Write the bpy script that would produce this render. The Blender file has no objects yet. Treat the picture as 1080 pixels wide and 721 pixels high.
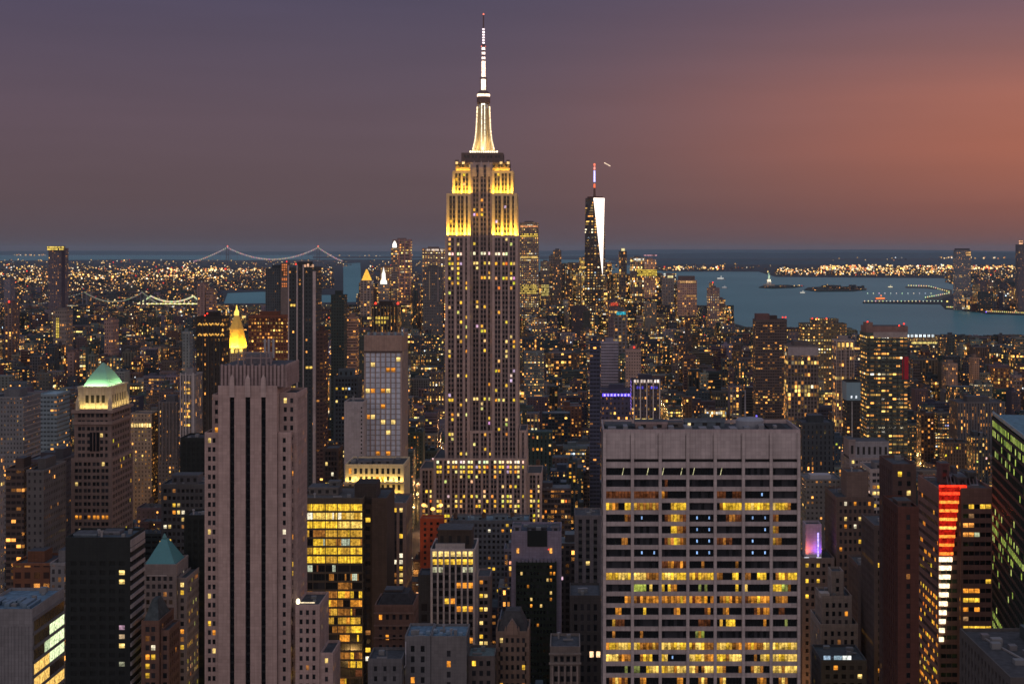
import bpy, math, random
import numpy as np

# ------------------------------------------------------------------ camera, sky, light, exposure
S = bpy.context.scene
F = 1753.0            # focal length in photo pixels (photo 1080 wide)
CZ = 259.0            # eye height: an observation deck
VX, VY = 600.0, 264.0 # where the avenues vanish
cd = bpy.data.cameras.new('camera')
cam = bpy.data.objects.new('camera', cd)
S.collection.objects.link(cam)
cam.location = (0, 0, CZ)
cam.rotation_euler = (math.pi / 2, 0, 0)
cd.sensor_width = 36.0
cd.lens = 36.0 * F / 1080.0
cd.shift_x = (540.0 - VX) / 1080.0
cd.shift_y = -(360.5 - VY) / 1080.0
cd.clip_start = 1.0
cd.clip_end = 400000.0
S.camera = cam

S.view_settings.view_transform = 'Standard'
S.view_settings.look = 'None'
S.view_settings.exposure = 0.0
S.view_settings.gamma = 1.0
S.view_settings.use_curve_mapping = False
S.render.engine = 'CYCLES'
cy = S.cycles
cy.max_bounces = 3
cy.diffuse_bounces = 1
cy.glossy_bounces = 2
cy.transmission_bounces = 1
cy.volume_bounces = 0
cy.transparent_max_bounces = 4
cy.sample_clamp_indirect = 1.5
cy.sample_clamp_direct = 0.0
cy.caustics_reflective = False
cy.caustics_refractive = False
cy.use_adaptive_sampling = False
cy.use_denoising = True
cy.denoiser = 'OPENIMAGEDENOISE'
cy.denoising_input_passes = 'RGB_ALBEDO_NORMAL'
cy.denoising_prefilter = 'ACCURATE'
cy.use_light_tree = True
cy.pixel_filter_type = 'BLACKMAN_HARRIS'
cy.filter_width = 1.6


class NB:
    """small helper for node trees"""
    def __init__(s, tree):
        s.t = tree
        tree.nodes.clear()
    def n(s, kind, **kw):
        nd = s.t.nodes.new(kind)
        for k, v in kw.items():
            setattr(nd, k, v)
        return nd
    def l(s, a, b):
        s.t.links.new(a, b)
    def m(s, op, a, b=None, c=None, clamp=False):
        nd = s.n('ShaderNodeMath', operation=op)
        nd.use_clamp = clamp
        for i, v in enumerate((a, b, c)):
            if v is None: continue
            if hasattr(v, 'links'): s.l(v, nd.inputs[i])
            else: nd.inputs[i].default_value = v
        return nd.outputs[0]
    def mix(s, f, a, b, mode='MIX'):
        nd = s.n('ShaderNodeMix', data_type='RGBA', blend_type=mode)
        for i, v in ((0, f), (6, a), (7, b)):
            if hasattr(v, 'links'): s.l(v, nd.inputs[i])
            elif i == 0: nd.inputs[i].default_value = v
            else: nd.inputs[i].default_value = (*v, 1)
        return nd.outputs[2]
    def ramp(s, f, stops, interp='LINEAR'):
        nd = s.n('ShaderNodeValToRGB')
        cr = nd.color_ramp
        cr.interpolation = interp
        while len(cr.elements) < len(stops): cr.elements.new(0.5)
        for e, (p, c) in zip(cr.elements, stops):
            e.position = p
            e.color = (*c, 1)
        s.l(f, nd.inputs[0])
        return nd.outputs[0]


W = bpy.data.worlds.new('World')
S.world = W
W.use_nodes = True
b = NB(W.node_tree)
tc = b.n('ShaderNodeTexCoord')
sep = b.n('ShaderNodeSeparateXYZ')
b.l(tc.outputs['Generated'], sep.inputs[0])
dx, dy, dz = sep.outputs
el = b.m('MULTIPLY', dz, 1.0, clamp=True)
left = b.ramp(el, [(0, (.090, .067, .078)), (.03, (.104, .072, .084)), (.08, (.108, .074, .103)), (.15, (.074, .060, .108)), (.5, (.16, .18, .27)), (1, (.20, .25, .35))])
right = b.ramp(el, [(0, (.17, .085, .075)), (.02, (.235, .090, .074)), (.06, (.385, .120, .083)), (.09, (.385, .128, .095)), (.12, (.25, .105, .105)), (.155, (.165, .092, .130)), (.5, (.18, .18, .26)), (1, (.20, .25, .35))])
az = b.m('DIVIDE', dx, b.m('MAXIMUM', b.m('ABSOLUTE', dy), 0.05))
fz = b.n('ShaderNodeMapRange', interpolation_type='SMOOTHERSTEP')
b.l(az, fz.inputs[0]); fz.inputs[1].default_value = -.14; fz.inputs[2].default_value = .41
south = b.mix(fz.outputs[0], left, right)
mpk = b.n('ShaderNodeMapping'); mpk.inputs['Scale'].default_value = (3.0, 3.0, 38.0); b.l(tc.outputs['Generated'], mpk.inputs[0])
cl = b.n('ShaderNodeTexNoise'); cl.inputs['Scale'].default_value = 1.6; cl.inputs['Detail'].default_value = 4; b.l(mpk.outputs[0], cl.inputs['Vector'])
vk = b.n('ShaderNodeVectorMath', operation='SCALE'); b.l(south, vk.inputs[0]); b.l(b.m('ADD', b.m('MULTIPLY', cl.outputs[0], .20), .90), vk.inputs[3])
south = vk.outputs[0]
north = b.ramp(el, [(0, (.70, .52, .51)), (.25, (.98, .74, .71)), (.6, (.42, .42, .50)), (1, (.20, .25, .35))])  # off-frame sky, brightened well above the visible part to light the facades
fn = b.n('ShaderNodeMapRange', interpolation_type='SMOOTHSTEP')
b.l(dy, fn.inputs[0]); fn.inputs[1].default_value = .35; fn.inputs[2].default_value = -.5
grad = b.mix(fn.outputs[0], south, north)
below = b.m('LESS_THAN', dz, -0.0005)
grad = b.mix(below, grad, (.02, .022, .03))
sky = b.n('ShaderNodeTexSky', sky_type='NISHITA')
sky.sun_disc = False
sky.sun_elevation = math.radians(-2.0)
sky.sun_rotation = math.radians(55)
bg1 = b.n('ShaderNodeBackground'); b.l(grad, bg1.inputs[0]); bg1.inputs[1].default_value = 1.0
bg2 = b.n('ShaderNodeBackground'); b.l(sky.outputs[0], bg2.inputs[0]); bg2.inputs[1].default_value = 0.05
add = b.n('ShaderNodeAddShader'); b.l(bg1.outputs[0], add.inputs[0]); b.l(bg2.outputs[0], add.inputs[1])
wo = b.n('ShaderNodeOutputWorld'); b.l(add.outputs[0], wo.inputs[0])

sd = bpy.data.lights.new('sun', 'SUN')
sd.energy = 0.10            # the sun is down: only the afterglow over the river side
sd.angle = math.radians(20)
sd.color = (1.0, .55, .42)
sun = bpy.data.objects.new('sun', sd)
S.collection.objects.link(sun)
sun.rotation_euler = (math.radians(82), 0, math.radians(100))

# ------------------------------------------------------------------ helpers
R = random.Random(7)
def PX(x, Y): return (x - VX) / F * Y
def PZ(y, Y): return CZ - (y - VY) / F * Y
def G(x, y):
    Y = CZ * F / (y - VY)
    return PX(x, Y), Y

MATS = {}
def material(name):
    m = bpy.data.materials.new(name)
    m.use_nodes = True
    m.cycles.emission_sampling = 'NONE'
    MATS[name] = m
    return m, NB(m.node_tree)

def surf(name, rough=.85, spec=.3, metal=0.0, nscale=.15, namt=.25, streak=True):
    m, b = material(name)
    out = b.n('ShaderNodeOutputMaterial'); p = b.n('ShaderNodeBsdfPrincipled')
    at = b.n('ShaderNodeAttribute', attribute_name='tint')
    geo = b.n('ShaderNodeNewGeometry')
    no = b.n('ShaderNodeTexNoise'); no.inputs['Scale'].default_value = nscale; no.inputs['Detail'].default_value = 3
    b.l(geo.outputs['Position'], no.inputs['Vector'])
    f = no.outputs[0]
    if streak:
        mp = b.n('ShaderNodeMapping'); mp.inputs['Scale'].default_value = (1.3, 1.3, .06)
        b.l(geo.outputs['Position'], mp.inputs[0])
        n2 = b.n('ShaderNodeTexNoise'); n2.inputs['Scale'].default_value = 1.0; n2.inputs['Detail'].default_value = 2
        b.l(mp.outputs[0], n2.inputs['Vector'])
        f = b.m('MULTIPLY', b.m('ADD', f, n2.outputs[0]), .5)
    k = b.m('ADD', b.m('MULTIPLY', b.m('SUBTRACT', f, .5), namt * 4), 1.0)
    if name == 'masonry':
        sx = b.n('ShaderNodeSeparateXYZ'); b.l(geo.outputs['Position'], sx.inputs[0])
        jx = b.m('LESS_THAN', b.m('FRACT', b.m('DIVIDE', b.m('ADD', sx.outputs[0], sx.outputs[1]), 1.85)), .07)
        jz = b.m('LESS_THAN', b.m('FRACT', b.m('DIVIDE', sx.outputs[2], 1.35)), .08)
        k = b.m('MULTIPLY', k, b.m('SUBTRACT', 1.0, b.m('MULTIPLY', b.m('MAXIMUM', jx, jz), .22)))
        cell = b.n('ShaderNodeCombineXYZ'); b.l(b.m('FLOOR', b.m('DIVIDE', b.m('ADD', sx.outputs[0], sx.outputs[1]), 1.85)), cell.inputs[0]); b.l(b.m('FLOOR', b.m('DIVIDE', sx.outputs[2], 1.35)), cell.inputs[1])
        wn = b.n('ShaderNodeTexWhiteNoise', noise_dimensions='2D'); b.l(cell.outputs[0], wn.inputs[0])
        k = b.m('MULTIPLY', k, b.m('ADD', b.m('MULTIPLY', wn.outputs[0], .16), .92))
    vm = b.n('ShaderNodeVectorMath', operation='SCALE'); b.l(at.outputs['Color'], vm.inputs[0]); b.l(k, vm.inputs[3])
    b.l(vm.outputs[0], p.inputs['Base Color'])
    p.inputs['Roughness'].default_value = rough
    p.inputs['Metallic'].default_value = metal
    p.inputs['Specular IOR Level'].default_value = spec
    b.l(p.outputs[0], out.inputs[0])
    return m

surf('masonry')
surf('roofing', nscale=.5, namt=.45, streak=False)
surf('painted_metal', rough=.45, spec=.5, namt=.12)
surf('land', nscale=.004, namt=.5, streak=False)
def glassmat():
    m, b = material('dark_glass')
    out = b.n('ShaderNodeOutputMaterial'); p = b.n('ShaderNodeBsdfPrincipled')
    at = b.n('ShaderNodeAttribute', attribute_name='tint')
    b.l(at.outputs['Color'], p.inputs['Base Color'])
    p.inputs['Roughness'].default_value = .12
    p.inputs['Specular IOR Level'].default_value = .5
    b.l(p.outputs[0], out.inputs[0])
glassmat()
def litmat():
    m, b = material('lit_glass')
    out = b.n('ShaderNodeOutputMaterial'); e = b.n('ShaderNodeEmission')
    at = b.n('ShaderNodeAttribute', attribute_name='tint')
    geo = b.n('ShaderNodeNewGeometry')
    no = b.n('ShaderNodeTexNoise'); no.inputs['Scale'].default_value = .9; no.inputs['Detail'].default_value = 2
    b.l(geo.outputs['Position'], no.inputs['Vector'])
    n2 = b.n('ShaderNodeTexNoise'); n2.inputs['Scale'].default_value = 2.6; n2.inputs['Detail'].default_value = 2
    b.l(geo.outputs['Position'], n2.inputs['Vector'])
    k = b.m('MAXIMUM', b.m('ADD', b.m('ADD', b.m('MULTIPLY', no.outputs[0], 2.6), b.m('MULTIPLY', n2.outputs[0], 2.0)), -1.3), .10)
    b.l(at.outputs['Color'], e.inputs[0]); b.l(k, e.inputs[1])
    b.l(e.outputs[0], out.inputs[0])
litmat()
def facademat():
    m, b = material('facade')
    out = b.n('ShaderNodeOutputMaterial'); p = b.n('ShaderNodeBsdfPrincipled')
    at = b.n('ShaderNodeAttribute', attribute_name='tint')
    pa = b.n('ShaderNodeAttribute', attribute_name='par')
    uv = b.n('ShaderNodeUVMap', uv_map='uv')
    su = b.n('ShaderNodeSeparateXYZ'); b.l(uv.outputs[0], su.inputs[0])
    sp = b.n('ShaderNodeSeparateColor'); b.l(pa.outputs['Color'], sp.inputs[0])
    seed, frac, pw = sp.outputs
    ph = pa.outputs['Alpha']
    cu = b.m('DIVIDE', su.outputs[0], b.m('MULTIPLY', pw, 10.0)); cv = b.m('DIVIDE', su.outputs[1], b.m('MULTIPLY', ph, 10.0))
    iu, iv = b.m('FLOOR', cu), b.m('FLOOR', cv)
    fu, fv = b.m('FRACT', cu), b.m('FRACT', cv)
    h1 = b.m('FRACT', b.m('MULTIPLY', seed, 71.3)); h2 = b.m('FRACT', b.m('MULTIPLY', seed, 137.9))
    hw = b.m('ADD', b.m('MULTIPLY', b.m('POWER', h1, 1.5), .34), .15)      # half width of the windows: slots to ribbons
    hh = b.m('ADD', b.m('MULTIPLY', b.m('POWER', h2, 2.0), .26), .20)
    mask = b.m('MULTIPLY', b.m('LESS_THAN', b.m('ABSOLUTE', b.m('SUBTRACT', fu, .5)), hw), b.m('LESS_THAN', b.m('ABSOLUTE', b.m('SUBTRACT', fv, .52)), hh))
    cx = b.n('ShaderNodeCombineXYZ'); b.l(iu, cx.inputs[0]); b.l(iv, cx.inputs[1]); b.l(b.m('MULTIPLY', seed, 977.0), cx.inputs[2])
    wn = b.n('ShaderNodeTexWhiteNoise', noise_dimensions='3D'); b.l(cx.outputs[0], wn.inputs[0])
    c2 = b.n('ShaderNodeCombineXYZ'); b.l(iv, c2.inputs[0]); b.l(b.m('MULTIPLY', seed, 577.0), c2.inputs[1])
    wf = b.n('ShaderNodeTexWhiteNoise', noise_dimensions='3D'); b.l(c2.outputs[0], wf.inputs[0])
    thr = b.m('MULTIPLY', frac, b.m('ADD', b.m('MULTIPLY', b.m('POWER', wf.outputs[0], 4.0), 3.2), .45))
    lit = b.m('LESS_THAN', wn.outputs[0], thr)
    sc = b.n('ShaderNodeSeparateColor'); b.l(wn.outputs[1], sc.inputs[0])
    col = b.ramp(sc.outputs[0], [(0, (1, .38, .07)), (.16, (1, .54, .11)), (.42, (1, .68, .18)), (.64, (1, .83, .50)), (.86, (1, .93, .80)), (.96, (.6, .8, 1))], 'CONSTANT')
    st = b.m('ADD', b.m('MULTIPLY', b.m('POWER', sc.outputs[1], 3.0), 3.6), .18)
    em = b.m('MULTIPLY', b.m('MULTIPLY', lit, mask), st)
    geo = b.n('ShaderNodeNewGeometry')
    no = b.n('ShaderNodeTexNoise'); no.inputs['Scale'].default_value = .12; no.inputs['Detail'].default_value = 3
    b.l(geo.outputs['Position'], no.inputs['Vector'])
    k = b.m('ADD', b.m('MULTIPLY', no.outputs[0], .9), .55)
    vm = b.n('ShaderNodeVectorMath', operation='SCALE'); b.l(at.outputs['Color'], vm.inputs[0]); b.l(k, vm.inputs[3])
    base = b.mix(b.m('MULTIPLY', mask, .78), vm.outputs[0], (.010, .012, .016))
    b.l(base, p.inputs['Base Color'])
    b.l(b.m('SUBTRACT', .85, b.m('MULTIPLY', mask, .6)), p.inputs['Roughness'])
    p.inputs['Specular IOR Level'].default_value = .35
    b.l(col, p.inputs['Emission Color']); b.l(em, p.inputs['Emission Strength'])
    b.l(p.outputs[0], out.inputs[0])
facademat()
def watermat():
    m, b = material('water')
    out = b.n('ShaderNodeOutputMaterial'); p = b.n('ShaderNodeBsdfPrincipled')
    geo = b.n('ShaderNodeNewGeometry')
    mp = b.n('ShaderNodeMapping'); mp.inputs['Scale'].default_value = (.0006, .00025, 1)
    b.l(geo.outputs['Position'], mp.inputs[0])
    no = b.n('ShaderNodeTexNoise'); no.inputs['Scale'].default_value = 1; no.inputs['Detail'].default_value = 6
    b.l(mp.outputs[0], no.inputs['Vector'])
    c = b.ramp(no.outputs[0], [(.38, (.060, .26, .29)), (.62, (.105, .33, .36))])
    b.l(c, p.inputs['Base Color'])
    p.inputs['Roughness'].default_value = .35
    p.inputs['Specular IOR Level'].default_value = .08
    b.l(p.outputs[0], out.inputs[0])
watermat()

MI = ['masonry', 'roofing', 'dark_glass', 'lit_glass', 'facade', 'painted_metal', 'land', 'water']
MIX = {n: i for i, n in enumerate(MI)}

class MB:
    """collects faces; build() links them as ONE mesh object"""
    def __init__(s): s.v, s.f, s.m, s.t, s.p, s.uv = [], [], [], [], [], []
    def face(s, pts, mat, tint, par=(0, 0, .3, .35), uv=None):
        i = len(s.v)
        s.v.extend(pts); n = len(pts)
        s.f.append(tuple(range(i, i + n)))
        s.m.append(MIX[mat]); s.t.append(tint); s.p.append(par)
        s.uv.extend(uv if uv else [(0, 0)] * n)
    def box(s, x0, x1, y0, y1, z0, z1, mat, tint, top=None, ttint=None, par=(0, 0, .3, .35), bottom=False, cap=True):
        w, d = x1 - x0, y1 - y0
        s.face([(x0, y0, z0), (x1, y0, z0), (x1, y0, z1), (x0, y0, z1)], mat, tint, par, [(0, z0), (w, z0), (w, z1), (0, z1)])
        s.face([(x1, y0, z0), (x1, y1, z0), (x1, y1, z1), (x1, y0, z1)], mat, tint, par, [(w, z0), (w + d, z0), (w + d, z1), (w, z1)])
        s.face([(x1, y1, z0), (x0, y1, z0), (x0, y1, z1), (x1, y1, z1)], mat, tint, par, [(w + d, z0), (2 * w + d, z0), (2 * w + d, z1), (w + d, z1)])
        s.face([(x0, y1, z0), (x0, y0, z0), (x0, y0, z1), (x0, y1, z1)], mat, tint, par, [(-d, z0), (0, z0), (0, z1), (-d, z1)])
        if cap: s.face([(x0, y0, z1), (x1, y0, z1), (x1, y1, z1), (x0, y1, z1)], top or mat, ttint or tint)
        if bottom: s.face([(x0, y1, z0), (x1, y1, z0), (x1, y0, z0), (x0, y0, z0)], mat, tint)
    def prism(s, poly, z0, z1, mat, tint, top=None, ttint=None, par=(0, 0, .3, .35)):
        n = len(poly); u = 0
        for i in range(n):
            a, c = poly[i], poly[(i + 1) % n]
            w = math.dist(a, c)
            s.face([(a[0], a[1], z0), (c[0], c[1], z0), (c[0], c[1], z1), (a[0], a[1], z1)], mat, tint, par, [(u, z0), (u + w, z0), (u + w, z1), (u, z1)])
            u += w
        s.face([(x, y, z1) for x, y in poly], top or mat, ttint or tint)
    def loft(s, rings, mat, tint, cap=True):
        for r0, r1 in zip(rings, rings[1:]):
            n = len(r0)
            for i in range(n):
                j = (i + 1) % n
                s.face([r0[i], r0[j], r1[j], r1[i]], mat, tint)
        if cap: s.face(list(rings[-1]), mat, tint)
    def lathe(s, cx, cy, prof, mat, tint, n=12, cap=True, rot=0):
        s.loft([[(cx + r * math.cos(rot + 2 * math.pi * k / n), cy + r * math.sin(rot + 2 * math.pi * k / n), z) for k in range(n)] for r, z in prof], mat, tint, cap)
    def pyramid(s, x0, x1, y0, y1, z0, z1, mat, tint, r=.02):
        cx, cy2 = (x0 + x1) / 2, (y0 + y1) / 2
        a, c = (x1 - x0) / 2 * r, (y1 - y0) / 2 * r
        s.loft([[(x0, y0, z0), (x1, y0, z0), (x1, y1, z0), (x0, y1, z0)], [(cx - a, cy2 - c, z1), (cx + a, cy2 - c, z1), (cx + a, cy2 + c, z1), (cx - a, cy2 + c, z1)]], mat, tint)
    def bar(s, p, q, w, mat, tint):
        p, q = np.array(p, float), np.array(q, float)
        d = q - p; d /= np.linalg.norm(d)
        u = np.cross(d, (0, 0, 1.0))
        if np.linalg.norm(u) < 1e-3: u = np.array((1.0, 0, 0))
        u /= np.linalg.norm(u); v = np.cross(u, d)
        h = w / 2
        s.loft([[tuple(c + u * a * h + v * e * h) for a, e in ((-1, -1), (1, -1), (1, 1), (-1, 1))] for c in (p, q)], mat, tint)
    def build(s, name, parent=None, origin=None, **props):
        if not s.f: return None
        o3 = parent['_org'] if parent is not None and '_org' in parent else (origin or (0, 0, 0))
        me = bpy.data.meshes.new(name)
        v = np.array(s.v, dtype=np.float32) - np.array(list(o3), dtype=np.float32)
        tot = np.array([len(f) for f in s.f], dtype=np.int32)
        st = np.concatenate([[0], np.cumsum(tot)[:-1]]).astype(np.int32)
        me.vertices.add(len(v)); me.vertices.foreach_set('co', v.ravel())
        me.loops.add(int(tot.sum())); me.loops.foreach_set('vertex_index', np.arange(len(v), dtype=np.int32))
        me.polygons.add(len(tot)); me.polygons.foreach_set('loop_start', st)
        used = sorted(set(s.m)); rm = {u: i for i, u in enumerate(used)}
        for u in used: me.materials.append(MATS[MI[u]])
        me.polygons.foreach_set('material_index', np.array([rm[x] for x in s.m], dtype=np.int32))
        ul = me.uv_layers.new(name='uv')
        ul.data.foreach_set('uv', np.array(s.uv, dtype=np.float32).ravel())
        t4 = np.ones((len(tot), 4), dtype=np.float32); t4[:, :3] = np.array(s.t, dtype=np.float32)[:, :3]
        a = me.attributes.new('tint', 'FLOAT_COLOR', 'CORNER'); a.data.foreach_set('color', np.repeat(t4, tot, axis=0).ravel())
        p4 = np.array(s.p, dtype=np.float32)
        a = me.attributes.new('par', 'FLOAT_COLOR', 'CORNER'); a.data.foreach_set('color', np.repeat(p4, tot, axis=0).ravel())
        me.update(calc_edges=True)
        o = bpy.data.objects.new(name, me)
        S.collection.objects.link(o)
        if parent is not None: o.parent = parent
        elif origin: o.location = origin
        for k, x in props.items(): o[k] = x
        return o

def thing(name, label, cat, loc, group=None):
    o = bpy.data.objects.new(name, None)
    o.empty_display_size = 5
    o.location = loc
    o['_org'] = list(loc)
    o['label'] = label; o['category'] = cat
    if group: o['group'] = group
    S.collection.objects.link(o)
    return o

# light colours of windows
YEL = (1.15, .66, .06); PAL = (1.2, .82, .26); ORA = (.95, .33, .035); DIM = (.28, .11, .03); WHI = (1.15, 1.0, .7)
COO = (.55, .75, 1.1); GRE = (.42, .48, .08); RED = (1.2, .08, .03); FNT = (.14, .10, .05)
CODE = {'Y': (1.05, .62, .045), 'P': (1.12, .72, .15), 'y': (.62, .33, .04), 'O': (.8, .30, .035), 'o': (.34, .13, .025), 'r': (.11, .035, .014), 'W': WHI, 'w': (.5, .55, .4), 'b': (.25, .45, .8), 'G': GRE, 'g': (.2, .22, .06)}
def pick(rng, cool=.06):
    x = rng.random()
    if x < cool: return COO
    x = rng.random()
    return YEL if x < .34 else PAL if x < .58 else ORA if x < .78 else DIM if x < .9 else WHI

WCACHE = {}
def window_mesh(w, h, kind, nx, ny, rng, codes=None):
    """glass of one window, standing 6 cm proud of its plane, facing -Y; panes coloured one by one"""
    key = None
    if codes is None:
        key = (round(w, 1), round(h, 1), kind, nx, ny, rng.randrange(5))
        if key in WCACHE: return WCACHE[key]
    mb = MB()
    D = .06
    if kind is None and codes is None:
        c = rng.choice([(.010, .012, .014), (.02, .022, .026), (.035, .036, .042)])
    for i in range(nx):
        for j in range(ny):
            a, c0 = -w / 2 + w * i / nx, -h / 2 + h * j / ny
            a1, c1 = -w / 2 + w * (i + 1) / nx, -h / 2 + h * (j + 1) / ny
            if nx > 2: a += .06; a1 -= .06
            q = [(a, -D, c0), (a1, -D, c0), (a1, -D, c1), (a, -D, c1)]
            cc = kind
            if codes is not None:
                cc = CODE.get(codes[i])
                if codes[i] in 'bv' and j == 0:
                    mb.face([(a, -D, c0), (a1, -D, c0), (a1, -D, h / 2), (a, -D, h / 2)], 'dark_glass', (.010, .012, .014))
                    if codes[i] == 'b': mb.face([(a + .35, -D - .01, -.5), (a + .85, -D - .01, -.5), (a + .85, -D - .01, .55), (a + .35, -D - .01, .55)], 'lit_glass', (.35, .6, 1.1))
                    else: mb.face([(a + .1, -D - .01, -h / 2), (a + .3, -D - .01, -h / 2), (a + .9, -D - .01, h / 2), (a + .7, -D - .01, h / 2)], 'lit_glass', (.8, .75, .4))
                if codes[i] in 'bv': continue
            if cc is None: mb.face(q, 'dark_glass', (.010, .012, .014) if codes is not None else c)
            else:
                if j == 0: kc = rng.uniform(.55, 1.15); blind = rng.random() < .3
                k = kc * (1.15 if j == ny - 1 else 1.0 if blind else rng.uniform(.35, .9) if j == 0 else rng.uniform(.7, 1.0))
                mb.face(q, 'lit_glass', tuple(x * k for x in cc))
    mb.face([(-w / 2, 0, h / 2), (-w / 2, -D, h / 2), (w / 2, -D, h / 2), (w / 2, 0, h / 2)], 'dark_glass', (.02, .02, .02))
    mb.face([(-w / 2, -D, -h / 2), (-w / 2, 0, -h / 2), (w / 2, 0, -h / 2), (w / 2, -D, -h / 2)], 'dark_glass', (.02, .02, .02))
    o = mb.build('window')
    me = o.data
    bpy.data.objects.remove(o)
    if key: WCACHE[key] = me
    return me

HERO = []   # (x0, x1, ytop, yvisible_bottom, Y) for the screen of the surrounding city
FOOT = []   # plan footprints

class Tower:
    def __init__(s, name, label, x0, x1, yt, Y, depth, vis=721, cat='building', group=None, seed=None, nwin=100, side=None):
        s.Y, s.depth = Y, depth
        s.X0, s.X1 = PX(x0, Y), PX(x1, Y)
        s.root = thing(name, label, cat, ((s.X0 + s.X1) / 2, Y, 0), group)
        s.wall, s.roof, s.roofs, s.wins = MB(), MB(), [], []
        s.rng = random.Random(seed if seed is not None else hash((round(x0), round(yt))) % 9999)
        s.nwin = nwin
        s.label = label
        HERO.append((x0, x1, yt, vis, Y))
        FOOT.append((min(s.X0, s.X1) - 4, max(s.X0, s.X1) + 4, Y - 6, Y + depth + 4, label))
    def z(s, y): return PZ(y, s.Y)
    def x(s, x): return PX(x, s.Y)
    def block(s, x0, x1, yt, zb=0, dy=0, depth=None, ztop=None, **st):
        """a masonry block between photo columns x0..x1 up to row yt; windows on it set by the style st"""
        X0, X1 = s.x(x0), s.x(x1)
        Y0 = s.Y + dy
        Y1 = Y0 + (depth if depth else s.depth - dy)
        s.mass(X0, X1, Y0, Y1, zb, ztop if ztop is not None else s.z(yt), **st)
    def mass(s, X0, X1, Y0, Y1, z0, z1, tint=(.2, .16, .15), core=None, pitch=3.2, ww=1.5, fh=3.7, wh=1.9, pp=.35, sp=.2, margin=1.2,
             blank=1.5, pair=False, sptint=None, lit=.15, par_h=1.1, rooft=(.06, .065, .075), faces='frl', litfn=None, panes=(1, 2), base=0, glass=False,
             pmat='masonry', nowin=False, cool=.06, piers=True, dark=True, sidemul=1.0, rows_from=None):
        core = core or tuple(c * .45 for c in tint)
        sptint = sptint or tint
        I = .42
        cm = 'dark_glass' if glass else 'masonry'
        s.wall.box(X0 + I, X1 - I, Y0 + I, Y1 - I, z0, z1, cm if not nowin else pmat, core if not nowin else tint, cap=False)
        rfm = MB(); s.roofs.append(rfm)
        rfm.face([(X0 + I, Y0 + I, z1), (X1 - I, Y0 + I, z1), (X1 - I, Y1 - I, z1), (X0 + I, Y1 - I, z1)], 'roofing', rooft)
        if nowin:
            s.wall.box(X0, X1, Y0, Y1, z0, z1 - .01, pmat, tint, cap=False)
        # parapet
        t = .45
        for (a, c, d, e) in ((X0, X1, Y0, Y0 + t), (X0, X1, Y1 - t, Y1), (X0, X0 + t, Y0 + t, Y1 - t), (X1 - t, X1, Y0 + t, Y1 - t)):
            s.wall.box(a, c, d, e, z1, z1 + par_h, pmat, tuple(k * 1.06 for k in tint))
        if Y0 < 1200 and (X1 - X0) > 9 and (Y1 - Y0) > 9 and rooft[0] < .3 and par_h > .5 and not getattr(s, 'plain_roof', False):
            q_ = random.Random(int(X0 * 7 + z1))
            for k in range(min(7, int((X1 - X0) / 5) + 1)):
                u, v = q_.uniform(X0 + 1.5, X1 - 4), q_.uniform(Y0 + 1.5, Y1 - 5); e = q_.uniform(1.2, 3.2)
                m = MB(); kind_ = q_.random()
                if kind_ < .55: m.box(u, u + e, v, v + e, z1, z1 + q_.uniform(.8, 2.2), 'painted_metal', (.15, .16, .17)); m.build('air_unit', s.root)
                elif kind_ < .75: m.lathe(u, v, [(.4, z1), (.4, z1 + 2), (.7, z1 + 2.1), (.7, z1 + 2.8)], 'painted_metal', (.25, .25, .26), 8); m.build('roof_vent', s.root)
                elif kind_ < .9: m.bar((u, v, z1 + .5), (u + e * 1.6, v, z1 + .5), .7, 'painted_metal', (.2, .2, .21)); m.build('duct', s.root)
                else: m.lathe(u, v, [(.12, z1), (.06, z1 + 6)], 'painted_metal', (.2, .2, .2), 5); m.build('antenna', s.root)
        if nowin: return
        ztopw = z1 - blank
        def put(fc, u, z, w, h, i, j, nf):
            kind = None; codes = None
            if litfn:
                r = litfn(s, fc, i, j, u[2])
                if isinstance(r, str): codes = r
                else: kind = r
            else:
                p = lit * (sidemul if fc != 'f' else 1)
                if s.rng.random() < p * s.floorf.setdefault((fc, j), .35 + 2.6 * s.rng.random() ** 3): kind = pick(s.rng, cool)
            if kind is None and codes is None and not dark: return
            s.wins.append((fc, u, z, w, h, kind, codes, panes, nf))
        s.floorf = {}
        for fc in 'frlb':
            if fc in 'fb': a0, a1 = X0, X1
            else: a0, a1 = Y0 + I + .01, Y1 - I - .01
            L = a1 - a0
            mg = min(margin, L * .2)
            n = max(1, int(round((L - 2 * mg) / pitch)))
            pt = (L - 2 * mg) / n
            wW = min(ww, pt - .25)
            def slab(u0, u1, za, zb2, prd, ti):
                if zb2 <= za or u1 <= u0: return
                if fc == 'f': s.wall.box(u0, u1, Y0 + I - prd, Y0 + I, za, zb2, pmat, ti)
                elif fc == 'b': s.wall.box(u0, u1, Y1 - I, Y1 - I + prd, za, zb2, pmat, ti)
                elif fc == 'l': s.wall.box(X0 + I - prd, X0 + I, u0, u1, za, zb2, pmat, ti)
                else: s.wall.box(X1 - I, X1 - I + prd, u0, u1, za, zb2, pmat, ti)
            # corner + intermediate piers
            slab(a0, a0 + mg, z0, z1, I, tint); slab(a1 - mg, a1, z0, z1, I, tint)
            if blank > 0: slab(a0 + mg, a1 - mg, ztopw, z1, I - .02, tint)
            if piers:
                for k in range(1, n):
                    u = a0 + mg + k * pt
                    hw = (pt - wW) / 2
                    if pair and k % 2 == 1: slab(u - .22, u + .22, z0, ztopw, pp * .45, tint)
                    else: slab(u - hw, u + hw, z0, ztopw, pp, tint)
                hw = (pt - wW) / 2
                slab(a0 + mg, a0 + mg + hw, z0, ztopw, pp - .01, tint)
                slab(a1 - mg - hw, a1 - mg, z0, ztopw, pp - .01, tint)
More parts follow.
